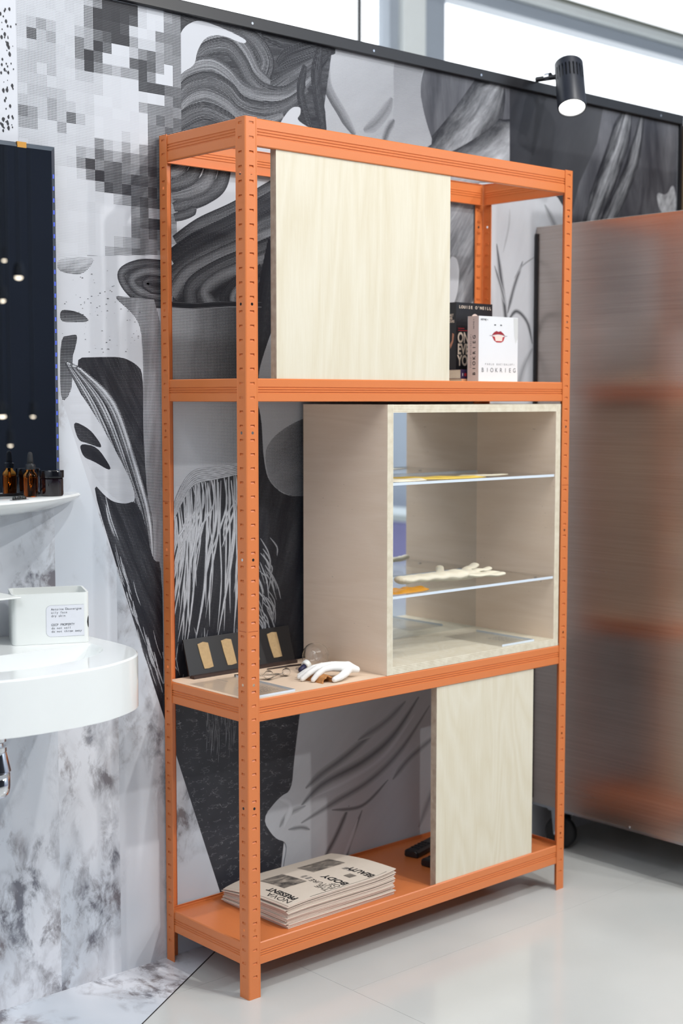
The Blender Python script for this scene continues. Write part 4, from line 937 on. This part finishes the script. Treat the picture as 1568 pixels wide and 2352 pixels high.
for k, wrd in enumerate(('ONLY', 'EVER', 'YOURS')):
    lettering('lettering', wrd, 0.0085, (0, 0.026, 0.128 - k * 0.0075), (0, -1, 0), Z_, CREAM, k1, sx=0.75, bold=0.0003)
bq = MB(); bq.v = [(-0.0004, y, z) for y, z in ((0.006, 0.085), (0.012, 0.088), (0.013, 0.070), (0.020, 0.060), (0.018, 0.050), (0.009, 0.066))]; bq.f = [tuple(range(6))]; bq.mi = [0]; bq.build('figure_print', plain('skin_print', rgb(196, 138, 110), 0.5), k1, fix=False)

# ------------------------------------------------------------------ stack of newspapers
NX0, NX1, NY0, NY1 = 0.134, 0.452, 0.036, 0.262
NN = 22; th = 0.0025; rn = random.Random(11)
def newspaper(k):
    nx_, ny_ = 14, 10; b = MB(); lift = k / NN
    jx, jy, ja = rn.uniform(-.004, .004), rn.uniform(-.0025, .0025), rn.uniform(-.011, .011)
    if k in (4, 9, 12, 17): jx -= 0.004
    def P(i, j, t):
        u, v = i / nx_, j / ny_
        x, y = NX0 + (NX1 - NX0) * u + jx, NY0 + (NY1 - NY0) * v + jy
        cx, cy = 0.29, 0.15; X = cx + (x - cx) * math.cos(ja) - (y - cy) * math.sin(ja); Y = cy + (x - cx) * math.sin(ja) + (y - cy) * math.cos(ja)
        sag = lift * (0.013 * max(0, (v - 0.35) / 0.65) ** 1.6 + 0.010 * max(0, (0.22 - u) / 0.22) ** 1.5 * (0.4 + 0.6 * v) - 0.007 * max(0, (u - 0.75) / 0.25) ** 2 * (1 - v))
        fold = 0.35 if (j == 0 or j == ny_) else 0
        tl = th - (sag / lift / NN if lift > 0 else 0.0006)
        return (X, Y, B4 + 0.0004 + k * th - sag + (tl * (0.94 - fold * 0.4) if t else tl * fold * 0.4))
    n = (nx_ + 1) * (ny_ + 1)
    for t in (0, 1):
        for j in range(ny_ + 1):
            for i in range(nx_ + 1): b.v.append(P(i, j, t))
    I = lambda i, j, t: t * n + j * (nx_ + 1) + i
    for j in range(ny_):
        for i in range(nx_):
            b.f.append((I(i, j, 1), I(i + 1, j, 1), I(i + 1, j + 1, 1), I(i, j + 1, 1))); b.mi.append(0)
            b.f.append((I(i, j, 0), I(i, j + 1, 0), I(i + 1, j + 1, 0), I(i + 1, j, 0))); b.mi.append(0)
    for i in range(nx_):
        for j in (0, ny_): b.f.append((I(i, j, 0), I(i + 1, j, 0), I(i + 1, j, 1), I(i, j, 1))); b.mi.append(1)
    for j in range(ny_):
        for i in (0, nx_): b.f.append((I(i, j, 0), I(i, j + 1, 0), I(i, j + 1, 1), I(i, j, 1))); b.mi.append(1)
    o = b.build('newspaper', [NEWSP, NEWSE], None, smooth=30)
    return o, P
for k in range(NN):
    o, P = newspaper(k)
    if k < NN - 1: tag(o, 'cream newspaper in the stack on the bottom orange shelf, under the printed top copy', 'newspaper', 'newspapers stacked on the bottom shelf')
    else: tag(o, 'topmost newspaper of the stack, front page with large black headlines', 'newspaper', 'newspapers stacked on the bottom shelf')
top, TP = o, P
me_t = top.data
from mathutils.bvhtree import BVHTree
bvh = BVHTree.FromPolygons([v.co.copy() for v in me_t.vertices], [tuple(p.vertices) for p in me_t.polygons])
def drape(ob, lift=0.0004):
    for v in ob.data.vertices:
        h = bvh.ray_cast(Vector((v.co.x, v.co.y, 1.0)), Vector((0, 0, -1)))
        if h[0] is None: h = bvh.find_nearest(Vector((v.co.x, v.co.y, B4 + NN * th)))
        v.co.z = h[0].z + lift
def page_text(s, size, x, y, bold=0.0, mono=None, sx=1.0, mat=None):
    t = lettering('headline', s, size, (x, y, 0.3), (0, 1, 0), (-1, 0, 0), mat or INKTXT, top, bold=bold, mono=mono, sx=sx); drape(t); return t
page_text('NOVA', 0.022, 0.1575, 0.046, 0.0, None, 1.25)
page_text('PRESENT', 0.022, 0.177, 0.050, 0.0008, None, 1.1)
page_text('THE', 0.021, 0.262, 0.043, 0.0, None, 1.05); page_text('FUTURE', 0.021, 0.279, 0.043, 0.0, None, 1.05); page_text('OF', 0.021, 0.296, 0.043, 0.0, None, 1.05)
page_text('BODY', 0.026, 0.319, 0.043, 0.0009, None, 1.1); page_text('BEAUTY', 0.026, 0.398, 0.020 + 0.022, 0.0009, None, 0.86)
def page_photo(x0, x1, y0, y1):
    b = MB(); nx_, ny_ = 10, 8
    for j in range(ny_ + 1):
        for i in range(nx_ + 1): b.v.append((x0 + (x1 - x0) * i / nx_, y0 + (y1 - y0) * j / ny_, 0.3))
    for j in range(ny_):
        for i in range(nx_): q_ = j * (nx_ + 1) + i; b.f.append((q_, q_ + 1, q_ + nx_ + 2, q_ + nx_ + 1)); b.mi.append(0)
    p_ = b.build('page_photo', PHOTOG, top, fix=False); drape(p_, 0.0003); return p_
page_photo(0.192, 0.258, 0.118, 0.205); page_photo(0.312, 0.410, 0.158, 0.218); page_photo(0.344, 0.366, 0.070, 0.092); page_photo(0.150, 0.178, 0.195, 0.225); page_photo(0.20, 0.43, 0.0385, 0.0405)
for k in range(26):
    col_, row_ = k % 2, k // 2
    x = 0.268 + row_ * 0.0026 if row_ < 7 else 0.375 + (row_ - 7) * 0.0026
    y0 = (0.128 if row_ < 7 else 0.105) + col_ * 0.016
    b = MB(); b.quad([(x, y0, .3), (x + .0011, y0, .3), (x + .0011, y0 + rn.uniform(.008, .014), .3), (x, y0 + .01, .3)]); t_ = b.build('page_column', GREYTXT, top, fix=False); drape(t_, 0.0003)

# ------------------------------------------------------------------ two black handsets behind the small panel
def handset(label, x, y, rz):
    o = tag(empty('remote_control', (x, y, B4 + 0.0003), rz), label, 'remote', 'black handsets on the bottom shelf')
    b = MB(); pr = [(-.021, .004), (-.018, 0), (.018, 0), (.021, .004), (.020, .014), (.014, .019), (-.014, .019), (-.020, .014)]
    n_ = len(pr)
    for x_, s_ in ((-.075, .8), (-.07, 1), (.0, .94), (.07, 1), (.075, .8)):
        for (w, z) in pr: b.v.append((x_, w * s_, 0.0095 + (z - 0.0095) * (s_ if abs(x_) > .072 else 1)))
    for k in range(4):
        for i in range(n_): b.f.append((k * n_ + i, k * n_ + (i + 1) % n_, (k + 1) * n_ + (i + 1) % n_, (k + 1) * n_ + i)); b.mi.append(0)
    b.f += [tuple(range(n_)), tuple(4 * n_ + n_ - 1 - i for i in range(n_))]; b.mi += [0, 0]
    b.build('body', BLACK, o, bevel=0.0015)
    for i in range(4):
        for j in range(3):
            b = MB(); b.lathe([(.0042, .0), (.0042, .0012), (.003, .0018)], 10, (-.05 + i * .016, -.009 + j * .009, .0188)); b.build('button', RUBBER, o)
    return o
handset('black handset lying further back behind the small plywood panel', 0.735, 0.215, 0.25)
handset('black handset lying nearer the front behind the small plywood panel', 0.715, 0.128, 0.12)

# ================================================================== STEEL PARTITION ON CASTERS
PX = 1.235
part = tag(empty('steel_partition', (0, 0, 0)), 'brushed steel clad partition on black casters right of the orange rack', 'partition')
b = MB(); b.box(PX, PX + 0.003, -0.235, 0.2995, 0.119, 1.708); b.build('steel_sheet', BRUSHED, part, bevel=0.0006)
b = MB(); b.box(PX + 0.003, PX + 0.045, -0.23, 0.298, 0.124, 1.69); b.build('core_board', HALLDK, part)
b = MB(); b.box(PX + 0.002, PX + 0.05, -0.235, 0.2995, 1.700, 1.7085); b.build('top_cap', FRAMEW, part)
b = MB(); b.box(PX - 0.006, PX - 0.0003, 0.2925, 0.2995, 0.13, 1.69); b.build('edge_seal', BLACK, part)
b = MB(); b.box(PX + 0.001, PX + 0.05, -0.233, 0.298, 0.112, 0.119); b.build('base_rail', STEELD, part)
b = MB(); b.lathe([(0.004, 0), (0.003, 0.003)], 10, (PX - 0.0005, -0.04, 0.122), (-1, 0, 0)); b.build('screw', CHROME, part)
def caster(x, y):
    f_ = MB()
    for s_ in (-1, 1):
        f_.v += []
        P = [(s_ * 0.017, -0.026, 0.108), (s_ * 0.017, 0.022, 0.108), (s_ * 0.016, 0.013, 0.036), (s_ * 0.016, -0.013, 0.036)]
        n_ = len(f_.v); f_.v += P + [(x + s_ * 0.003, y_, z) for x, y_, z in P]
        f_.f += [tuple(n_ + i for i in t) for t in ((0, 1, 2, 3), (7, 6, 5, 4), (0, 4, 5, 1), (1, 5, 6, 2), (2, 6, 7, 3), (3, 7, 4, 0))]; f_.mi += [0] * 6
    f_.box(-0.024, 0.024, -0.03, 0.03, 0.104, 0.110)
    e = f_.build('caster', STEELD, part, bevel=0.002); e.location = (x, y, 0)
    c = MB(); c.lathe([(0.014, -0.012), (0.040, -0.012), (0.044, -0.008), (0.044, 0.008), (0.040, 0.012), (0.014, 0.012)], 36, (0, 0, 0.044), (1, 0.25, 0)); c.build('wheel', RUBBER, e, smooth=40)
    a = MB(); a.lathe([(0.006, -0.024), (0.006, 0.024)], 14, (0, 0, 0.044), (1, 0, 0)); a.build('axle', CHROME, e)
    bl = MB(); bl.lathe([(0.005, 0.11), (0.006, 0.112), (0.004, 0.116)], 10, (-0.02, 0.02, 0)); bl.build('bolt', CHROME, e)
caster(PX + 0.035, 0.215); caster(PX + 0.32, 0.18)
b = MB(); b.box(PX + 0.05, PX + 0.36, 0.16, 0.20, 0.1105, 0.135); b.build('foot_beam', RAILBLK, part)

# ================================================================== SPOT LAMP ON THE RAIL
LX, LY, LZ = 1.219, 0.176, 2.062
lamp = tag(empty('spot_lamp', (LX, LY, LZ)), 'black cylindrical spot lamp on an arm from the wall top rail', 'lamp')
b = MB(); b.lathe([(1e-7, 0.066), (0.034, 0.066), (0.0375, 0.063), (0.0375, 0.045)], 48)
b.lathe([(0.0375, 0.008), (0.0375, -0.062), (0.0365, -0.0655), (0.0335, -0.0655), (0.0325, -0.058)], 48)
for k in range(48):      # cooling slots between upright fins
    if k % 2: continue
    a0, a1 = 2 * math.pi * (k - 0.25) / 48, 2 * math.pi * (k + 1.0) / 48
    for r_ in (0.0375,): b.quad([(r_ * math.cos(a0), r_ * math.sin(a0), 0.008), (r_ * math.cos(a1), r_ * math.sin(a1), 0.008), (r_ * math.cos(a1), r_ * math.sin(a1), 0.045), (r_ * math.cos(a0), r_ * math.sin(a0), 0.045)])
b.build('housing', plain('lamp_black', rgb(38, 42, 52), 0.4), lamp, smooth=40, fix=False)
b = MB(); b.lathe([(0.030, -0.05), (0.030, 0.05)], 32); b.build('heat_sink', BLACK, lamp, smooth=40)
b = MB(); b.lathe([(1e-7, -0.063), (0.0325, -0.0625), (0.0325, -0.058)], 40); b.build('lens', LAMPE, lamp, smooth=40)
tq = Vector((0, 0, -1)).rotation_difference(Vector((-0.667 * 0.46, -0.745 * 0.46, -0.888))).to_matrix().to_4x4()
for ch in lamp.children: ch.data.transform(tq @ Matrix.Scale(1.1, 4, (0, 0, 1)))
b = MB(); b.tube([(0, 0.03, 0.030), (0, WY - 0.012 - LY, 0.035)], 0.007, 16); b.build('arm', RAILBLK, lamp, smooth=40)
b = MB(); b.lathe([(0.010, -0.008), (0.010, 0.008)], 16, (0, 0.075, 0.036), (0, 1, 0)); b.build('joint', CHROME, lamp, smooth=40)
ld = bpy.data.lights.new('spot_lamp_beam', 'SPOT'); ld.energy = 9; ld.spot_size = math.radians(95); ld.spot_blend = 0.6; ld.color = (1, 0.95, 0.86); ld.shadow_soft_size = 0.03
lo = bpy.data.objects.new('spot_lamp_beam', ld); COL.objects.link(lo); lo.parent = lamp; lo.location = (-0.667 * 0.46 * 0.085, -0.745 * 0.46 * 0.085, -0.888 * 0.085); lo.rotation_euler = tq.to_euler()

# ================================================================== WASHSTAND CORNER
# wall mirror
mir = tag(empty('wall_mirror', (-0.265, 0.272, 1.053)), 'tall dark wall mirror with blue LED glints along its right edge, above the white ledge', 'mirror')
MW, MH = 0.70, 0.69
b = MB(); b.box(-MW, -0.009, 0.0, 0.004, 0.004, MH - 0.009); b.build('mirror_glass', DMIRROR, mir)
b = MB(); b.v = [(-0.009, 0, 0.004), (0, 0.004, 0), (0, 0.004, MH), (-0.009, 0, MH - 0.009), (-MW, 0, MH - 0.009), (-MW, 0.004, MH)]; b.f = [(0, 1, 2, 3), (3, 2, 5, 4)]; b.mi = [0, 0]; b.build('bevel', plain('dark_glass_bevel', rgb(70, 80, 92), 0.25), mir, fix=False)
b = MB(); b.box(-MW, -0.012, 0.0045, 0.029, 0.01, MH - 0.015); b.build('backing', RAILBLK, mir)
b = MB(); b.box(-MW, -0.004, -0.002, 0.004, 0.0, 0.004); b.build('bottom_trim', RAILBLK, mir)
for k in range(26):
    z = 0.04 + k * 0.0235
    b = MB(); b.box(-0.0066, -0.0036, 0.0004, 0.0026, z, z + 0.008); b.build('led', BLUEGLINT, mir)  # glowing bits stand in for blue LED glints reflected in the bevel
b = MB(); b.box(-0.085, -0.065, -0.001, 0.005, MH - 0.010, MH + 0.001); b.build('clip', plain('brass_clip', rgb(150, 112, 58), 0.4, metal=1.0), mir)

# ledge under the mirror
LZt = 1.0515
pts = [(-0.95, 0.3015), (-0.216, 0.3015), (-0.214, 0.285), (-0.221, 0.268), (-0.245, 0.244), (-0.285, 0.212), (-0.34, 0.172), (-0.41, 0.138), (-0.49, 0.116), (-0.58, 0.108), (-0.95, 0.108)]
def shell(name, poly, zt, zb, mat, inset, parent=None, steps=5):
    P0 = [Vector((x, y)) for x, y in poly]; n = len(P0); cx = Vector((-0.6, 0.3015)); b = MB()
    layers = [(0.0, zt), (-0.004, zt), (0, zt - 0.004)] + [(inset * (k / steps) ** 1.6, zt - 0.004 - (zt - 0.004 - zb) * (k / steps)) for k in range(1, steps + 1)]
    layers = layers[1:]; layers[0] = (0.004, zt)
    for ins, z in layers:
        for p in P0:
            d = (cx - p); l = d.length; q = p + d / l * min(ins, l * .9) if p.y < 0.30 else Vector((p.x - (ins if p.x > -0.9 else 0), p.y)); b.v.append((q.x, q.y, z))
    m_ = len(layers)
    b.f.append(tuple(range(n))); b.mi.append(0)
    for k in range(m_ - 1):
        for i in range(n): b.f.append((k * n + i, k * n + (i + 1) % n, (k + 1) * n + (i + 1) % n, (k + 1) * n + i)); b.mi.append(0)
    b.f.append(tuple((m_ - 1) * n + n - 1 - i for i in range(n))); b.mi.append(0)
    return b.build(name, mat, parent, smooth=50)
ledge_poly = pts[:2] + [p for p in spline(pts[1:], 4)[1:]]
tag(shell('wall_ledge', ledge_poly, LZt, LZt - 0.030, CERAMIC, 0.07), 'white rounded ceramic ledge under the dark mirror', 'shelf')

# amber dropper bottle
bo = tag(empty('dropper_bottle', (-0.357, 0.230, LZt)), 'amber glass dropper bottle with black rubber bulb on the white ledge', 'bottle')
b = MB(); b.lathe([(1e-7, 0.0006), (0.0125, 0.0006), (0.0137, 0.002), (0.0137, 0.040), (0.0125, 0.045), (0.008, 0.0495), (0.0075, 0.054)], 36); b.build('body', AMBER, bo, smooth=True)
b = MB(); b.lathe([(1e-7, 0.0022), (0.0118, 0.0022), (0.012, 0.0035), (0.012, 0.038), (1e-7, 0.038)], 28); b.build('serum', glass('amber_serum', (0.75, 0.36, 0.08, 1), 0, 1.1), bo, smooth=40)
b = MB(); b.lathe([(0.0096, 0.0535), (0.0098, 0.055), (0.0098, 0.062), (0.0092, 0.0635), (0.0065, 0.064), (0.006, 0.066)], 28); b.build('cap', BLACK, bo, smooth=40)
b = MB(); b.lathe([(0.0062, 0.064), (0.0058, 0.072), (0.005, 0.082), (0.0042, 0.086), (0.002, 0.088), (1e-7, 0.0883)], 24); b.build('rubber_bulb', RUBBER, bo, smooth=True)
b = MB(); b.tube([(0, 0, 0.054), (0, 0, 0.012)], 0.0026, 12); b.build('pipette', THING, bo, smooth=True)
# dark cream jar
ja = tag(empty('cream_jar', (-0.3125, 0.225, LZt)), 'dark glass cream jar with black lid on the white ledge', 'jar')
b = MB(); b.lathe([(1e-7, 0.0006), (0.0215, 0.0006), (0.0228, 0.003), (0.0228, 0.034), (0.021, 0.036), (0.021, 0.040)], 44); b.build('body', JARG, ja, smooth=40)
b = MB(); b.lathe([(0.0236, 0.0362), (0.0240, 0.038), (0.0240, 0.050), (0.0232, 0.0513), (1e-7, 0.0513)], 44); b.build('lid', plain('gloss_black_lid', rgb(16, 17, 22), 0.12), ja, smooth=40)
# clear blister strip with three domes
bs = tag(empty('capsule_blister', (-0.418, 0.165, LZt), 0.35), 'small clear blister strip with three domes in front of the dropper bottle', 'blister')
b = MB(); b.box(-0.021, 0.021, -0.0055, 0.0055, 0.0003, 0.0012); b.build('strip', THING, bs)
for k in (-1, 0, 1):
    b = MB(); b.lathe([(0.0045, 0.0012), (0.0045, 0.003), (0.0036, 0.006), (0.002, 0.0073), (1e-7, 0.0078)], 20, (k * 0.0135, 0, 0)); b.build('dome', THING, bs, smooth=True)
    b = MB(); b.lathe([(1e-7, 0.0013), (0.003, 0.0014), (0.0032, 0.0035), (0.002, 0.0055), (1e-7, 0.006)], 16, (k * 0.0135, 0, 0)); b.build('pearl', PLASTER, bs, smooth=True)

# wash basin
SZ = 0.768
rim = [(-0.252, 0.3015), (-0.251, 0.16), (-0.252, 0.075), (-0.262, 0.012), (-0.290, -0.038), (-0.330, -0.071), (-0.392, -0.099), (-0.445, -0.109), (-0.50, -0.111)]
rim = spline(rim[1:], 5); rim = [(-0.252, 0.3015)] + rim; cxs = -0.50
half_r = rim + [(2 * cxs - x, y) for x, y in rim[::-1][1:]]
basin = tag(empty('wash_basin', (0, 0, 0)), 'white wall-hung ceramic wash basin with deep rounded apron', 'basin')
bowl = []
nb = len(half_r)
for i in range(nb):     # inner bowl edge: rounded oval in front of the rear deck
    a = math.pi * (0.0 + i / (nb - 1))
    bowl.append((cxs + 0.205 * math.cos(a), 0.115 - 0.150 * math.sin(a) ** 0.85 if math.sin(a) > 1e-6 else 0.115))
b = MB(); n = nb
rings = [[(x, y, SZ - 0.100) for x, y in half_r], [(x, y, SZ - 0.003) for x, y in half_r], [(x + (cxs - x) * 0.012, y + (0.12 - y) * 0.012, SZ) for x, y in half_r],
         [(x, y, SZ) for x, y in bowl], [(cxs + (x - cxs) * 0.965, 0.1 + (y - 0.1) * 0.96, SZ - 0.006) for x, y in bowl], [(cxs + (x - cxs) * 0.86, 0.09 + (y - 0.09) * 0.85, SZ - 0.045) for x, y in bowl],
         [(cxs + (x - cxs) * 0.6, 0.085 + (y - 0.085) * 0.6, SZ - 0.068) for x, y in bowl], [(cxs + (x - cxs) * 0.12, 0.08 + (y - 0.08) * 0.12, SZ - 0.072) for x, y in bowl]]
for r_ in rings: b.v += r_
for k in range(len(rings) - 1):
    for i in range(n - 1): b.f.append((k * n + i, k * n + i + 1, (k + 1) * n + i + 1, (k + 1) * n + i)); b.mi.append(0)
# rear deck and back of the bowl
b.f.append((2 * n, 3 * n, 3 * n + n - 1, 2 * n + n - 1)); b.mi.append(0)
for k in range(3, len(rings) - 1):
    b.f.append((k * n, (k + 1) * n, (k + 1) * n + n - 1, k * n + n - 1)); b.mi.append(0)
b.f.append(tuple((len(rings) - 1) * n + i for i in range(n))); b.mi.append(0)
b.f.append(tuple(n - 1 - i for i in range(n))); b.mi.append(0); b.f.append((0, n, 2 * n, 2 * n + n - 1, n + n - 1, n - 1)); b.mi.append(0)
b.build('bowl', CERAMIC, basin, smooth=38)
b = MB(); b.lathe([(0.020, 0), (0.021, 0.002), (0.012, 0.003)], 24, (cxs, 0.082, SZ - 0.0718)); b.build('drain', CHROME, basin, smooth=40)
# bottle trap under the basin
tr = tag(empty('bottle_trap', (-0.512, 0.10, 0.504)), 'polished chrome bottle trap hanging under the wash basin', 'trap')
b = MB(); b.lathe([(1e-7, 0.0), (0.012, 0.001), (0.021, 0.006), (0.0255, 0.014), (0.0262, 0.022), (0.0262, 0.054)], 40); b.build('cup', CHROME, tr, smooth=True)
b = MB(); b.lathe([(0.0262, 0.0515), (0.0282, 0.0535), (0.0275, 0.058), (0.0205, 0.088), (0.0195, 0.090)], 40); b.build('collar', CHROME, tr, smooth=40)
b = MB(); b.lathe([(0.0195, 0.0895), (0.0208, 0.091), (0.0208, 0.098), (0.0185, 0.100)], 32); b.build('lower_nut', CHROME, tr, smooth=40)
b = MB(); b.lathe([(0.0145, 0.099), (0.0145, 0.107)], 28); b.build('neck', CHROME, tr, smooth=40)
b = MB(); b.lathe([(0.0165, 0.106), (0.0202, 0.109), (0.0202, 0.117), (0.0175, 0.119), (0.0192, 0.123), (0.0192, 0.163)], 32); b.build('upper_nut', CHROME, tr, smooth=40)
b = MB(); b.tube([(-0.02, 0, 0.075), (-0.03, 0.06, 0.075), (-0.03, 0.2015, 0.075)], 0.012, 16); b.build('waste_pipe', CHROME, tr, smooth=True)
# basin tap on the left edge of the view
tp = tag(empty('basin_tap', (-0.60, 0.155, SZ)), 'chrome basin tap at the left edge of the wash basin', 'tap')
b = MB(); b.lathe([(0.022, 0.0), (0.022, 0.004), (0.018, 0.008), (0.018, 0.045), (0.015, 0.05), (1e-7, 0.05)], 28); b.build('body', CHROME, tp, smooth=40)
b = MB(); b.tube([(0.0, -0.01, 0.03), (0.018, -0.06, 0.032), (0.037, -0.105, 0.026)], [0.011, 0.0105, 0.010], 18); b.build('spout', CHROME, tp, smooth=True)

# white open box on the basin deck, turned a little
bx_ = tag(empty('white_box', (-0.4235, 0.1915, SZ + 0.0003), math.radians(-24.5)), 'open white plastic box with a printed label on the wash basin', 'box')
BW, BD, BH, bt = 0.147, 0.104, 0.0985, 0.004
def rrect(x0, x1, y0, y1, r_, n_=5):
    out = []
    for cx, cy, a0 in ((x1 - r_, y1 - r_, 0), (x0 + r_, y1 - r_, 90), (x0 + r_, y0 + r_, 180), (x1 - r_, y0 + r_, 270)):
        for k in range(n_ + 1): a = math.radians(a0 + 90 * k / n_); out.append((cx + r_ * math.cos(a), cy + r_ * math.sin(a)))
    return out
o1, i1 = rrect(0, BW, 0, BD, 0.010), rrect(bt, BW - bt, bt, BD - bt, 0.007); n = len(o1)
b = MB(); b.v = [(x, y, 0) for x, y in o1] + [(x, y, BH) for x, y in o1] + [(x, y, BH) for x, y in i1] + [(x, y, 0.004) for x, y in i1]
for k in range(3):
    for i in range(n): b.f.append((k * n + i, k * n + (i + 1) % n, (k + 1) * n + (i + 1) % n, (k + 1) * n + i)); b.mi.append(0)
b.f += [tuple(range(n)), tuple(3 * n + i for i in range(n))]; b.mi += [0, 0]; b.build('body', WHITEPL, bx_, smooth=35)
i2 = rrect(bt, BW - bt, bt, BD - bt, 0.007); i3 = rrect(bt + .003, BW - bt - .003, bt + .003, BD - bt - .003, 0.005)
b = MB(); b.v = [(x, y, BH - .016) for x, y in i2] + [(x, y, BH - .016) for x, y in i3]
for i in range(n): b.f.append((i, (i + 1) % n, n + (i + 1) % n, n + i)); b.mi.append(0)
b.build('inner_step', WHITEPL, bx_, fix=False)
# label with outline, wrapping towards the right corner
lx0, lx1, lz0, lz1 = 0.064, BW - 0.0098, 0.0135, 0.0755
def rlab(ins, y):
    x0, x1, z0, z1, r_ = lx0 + ins, lx1, lz0 + ins, lz1 - ins, 0.010 - ins
    P = [(x1, z0), (x1, z1)] + [(x0 + r_ - r_ * math.sin(math.radians(90 * k / 6)), z1 - r_ + r_ * math.cos(math.radians(90 * k / 6))) for k in range(7)] + [(x0 + r_ - r_ * math.cos(math.radians(90 * k / 6)), z0 + r_ - r_ * math.sin(math.radians(90 * k / 6))) for k in range(7)]
    return [(x, y, z) for x, z in P]
lb = MB(); lb.quad(rlab(0.0, -0.0002)); lab = lb.build('label_outline', GREYP, bx_, fix=False)
lb = MB(); lb.quad(rlab(0.0005, -0.0004)); lb.build('label', LABELW, bx_, fix=False)
for s_, z in (('Antoine Dauvergne', 0.0655), ('oily face', 0.0590), ('dry skin', 0.0525), ('GSCP PROPERTY', 0.0350), ('do not sell', 0.0285), ('do not throw away', 0.0220)):
    lettering('lettering', s_, 0.0062, (lx0 + 0.010, -0.0004, z), X_, Z_, GREYTXT, bx_, mono=0.00345, sx=1.0)
b = MB(); cc = [(BW - 0.010 + 0.0101 * math.sin(a), 0.010 - 0.0101 * math.cos(a)) for a in [math.radians(38 + 9 * k) for k in range(6)]]
for k in range(5):
    h0, h1 = 0.012 * math.sqrt(max(0, 1 - ((4.2 - k) / 4.2) ** 2)), 0.012 * math.sqrt(max(0, 1 - ((4.2 - min(k + 1, 4.2)) / 4.2) ** 2))
    b.quad([(cc[k][0], cc[k][1], 0.040 - h0), (cc[k + 1][0], cc[k + 1][1], 0.040 - h1), (cc[k + 1][0], cc[k + 1][1], 0.040 + h1), (cc[k][0], cc[k][1], 0.040 + h0)])
b.build('black_dot', INKTXT, bx_, fix=False)
# thin white lid resting level with the box rim on the left
lt = tag(empty('white_tray', (-0.62, 0.17, SZ)), 'thin white tray lid at the left edge beside the white box', 'tray')
b = MB(); b.box(0, 0.205, 0.0, 0.13, 0.094, 0.097); b.build('top_plate', WHITEPL, lt, bevel=0.001)
b = MB(); b.box(0, 0.02, 0.05, 0.13, 0.0003, 0.094); b.build('stand', WHITEPL, lt)

def regroup(thing, pick):
    for ch in list(thing.children):
        t = pick(ch)
        if t is not None and t is not ch: ch.parent = t
def book_face(o):
    kids = {c.name.split('.')[0]: c for c in o.children}
    def pick(ch):
        if not ch.name.startswith(('lettering', 'lower_lip', 'upper_lip', 'teeth', 'nostril', 'shade', 'cheek', 'head_print', 'tagline', 'figure', 'apple')): return None
        xs = [v.co.x for v in ch.data.vertices]
        if o in (f1, f2): return kids['spine']
        return kids['spine'] if max(xs) < 0.0005 else kids['front_cover']
    regroup(o, pick)
for o in (bk, k1, f1, f2): book_face(o)
_lab = [c for c in bx_.children if c.name.split('.')[0] == 'label'][0]
regroup(bx_, lambda c: _lab if c.name.startswith('lettering') else None)
_bev = [c for c in mir.children if c.name.startswith('bevel')][0]
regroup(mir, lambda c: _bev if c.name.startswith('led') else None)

# ================================================================== FAR HALL (seen in the mirrors)
def pendant(label, x, y, z, r_=0.05):
    o = tag(empty('hall_lamp', (x, y, z)), label, 'lamp', 'lamps across the dark hall')
    b = MB(); b.lathe([(0.02, 0.09), (r_ * 1.1, 0.05), (r_ * 1.15, 0.0), (r_, 0.0), (r_ * .9, 0.045), (0.015, 0.08)], 24); b.build('shade', BLACK, o, smooth=40)
    b = MB(); b.lathe([(1e-7, -r_ * .5), (r_ * .6, -r_ * .35), (r_ * .9, 0.01), (r_ * .5, 0.03), (1e-7, 0.035)], 20); b.build('bulb', BULBW, o, smooth=True)
    b = MB(); b.tube([(0, 0, 0.085), (0, 0, 5.2 - z)], 0.006, 8); b.build('cord', BLACK, o)
    return o
HL = [(2.8, -5.39, 2.02), (2.95, -5.85, 2.17), (2.7, -5.43, 1.87), (2.46, -5.01, 1.14), (2.88, -5.38, 1.13), (2.5, -4.99, 0.96)]
for k, (x, y, z) in enumerate(HL): pendant(['brightest warm hall lamp, reflected high in the dark mirror', 'topmost hall lamp reflected in the dark mirror', 'warm hall lamp reflected at mid height on the left edge of the dark mirror', 'warm hall lamp reflected low on the left edge of the dark mirror', 'warm hall lamp reflected low near the right edge of the dark mirror', 'lowest hall lamp reflected in the dark mirror above the dropper bottle'][k], x, y, z, (.03, .018, .026, .03, .018, .018)[k])
ct = tag(empty('hall_bench', (5.6, -5.2, 0)), 'low lilac bench reflected in the cabinet mirror', 'bench')
b = MB(); b.box(0, 0.45, -2.5, 2.5, 0.0, 0.33); b.build('front', LILAC, ct)
b = MB(); b.box(-0.03, 0.5, -2.55, 2.55, 0.33, 0.38); b.build('top', FRAMEW, ct)
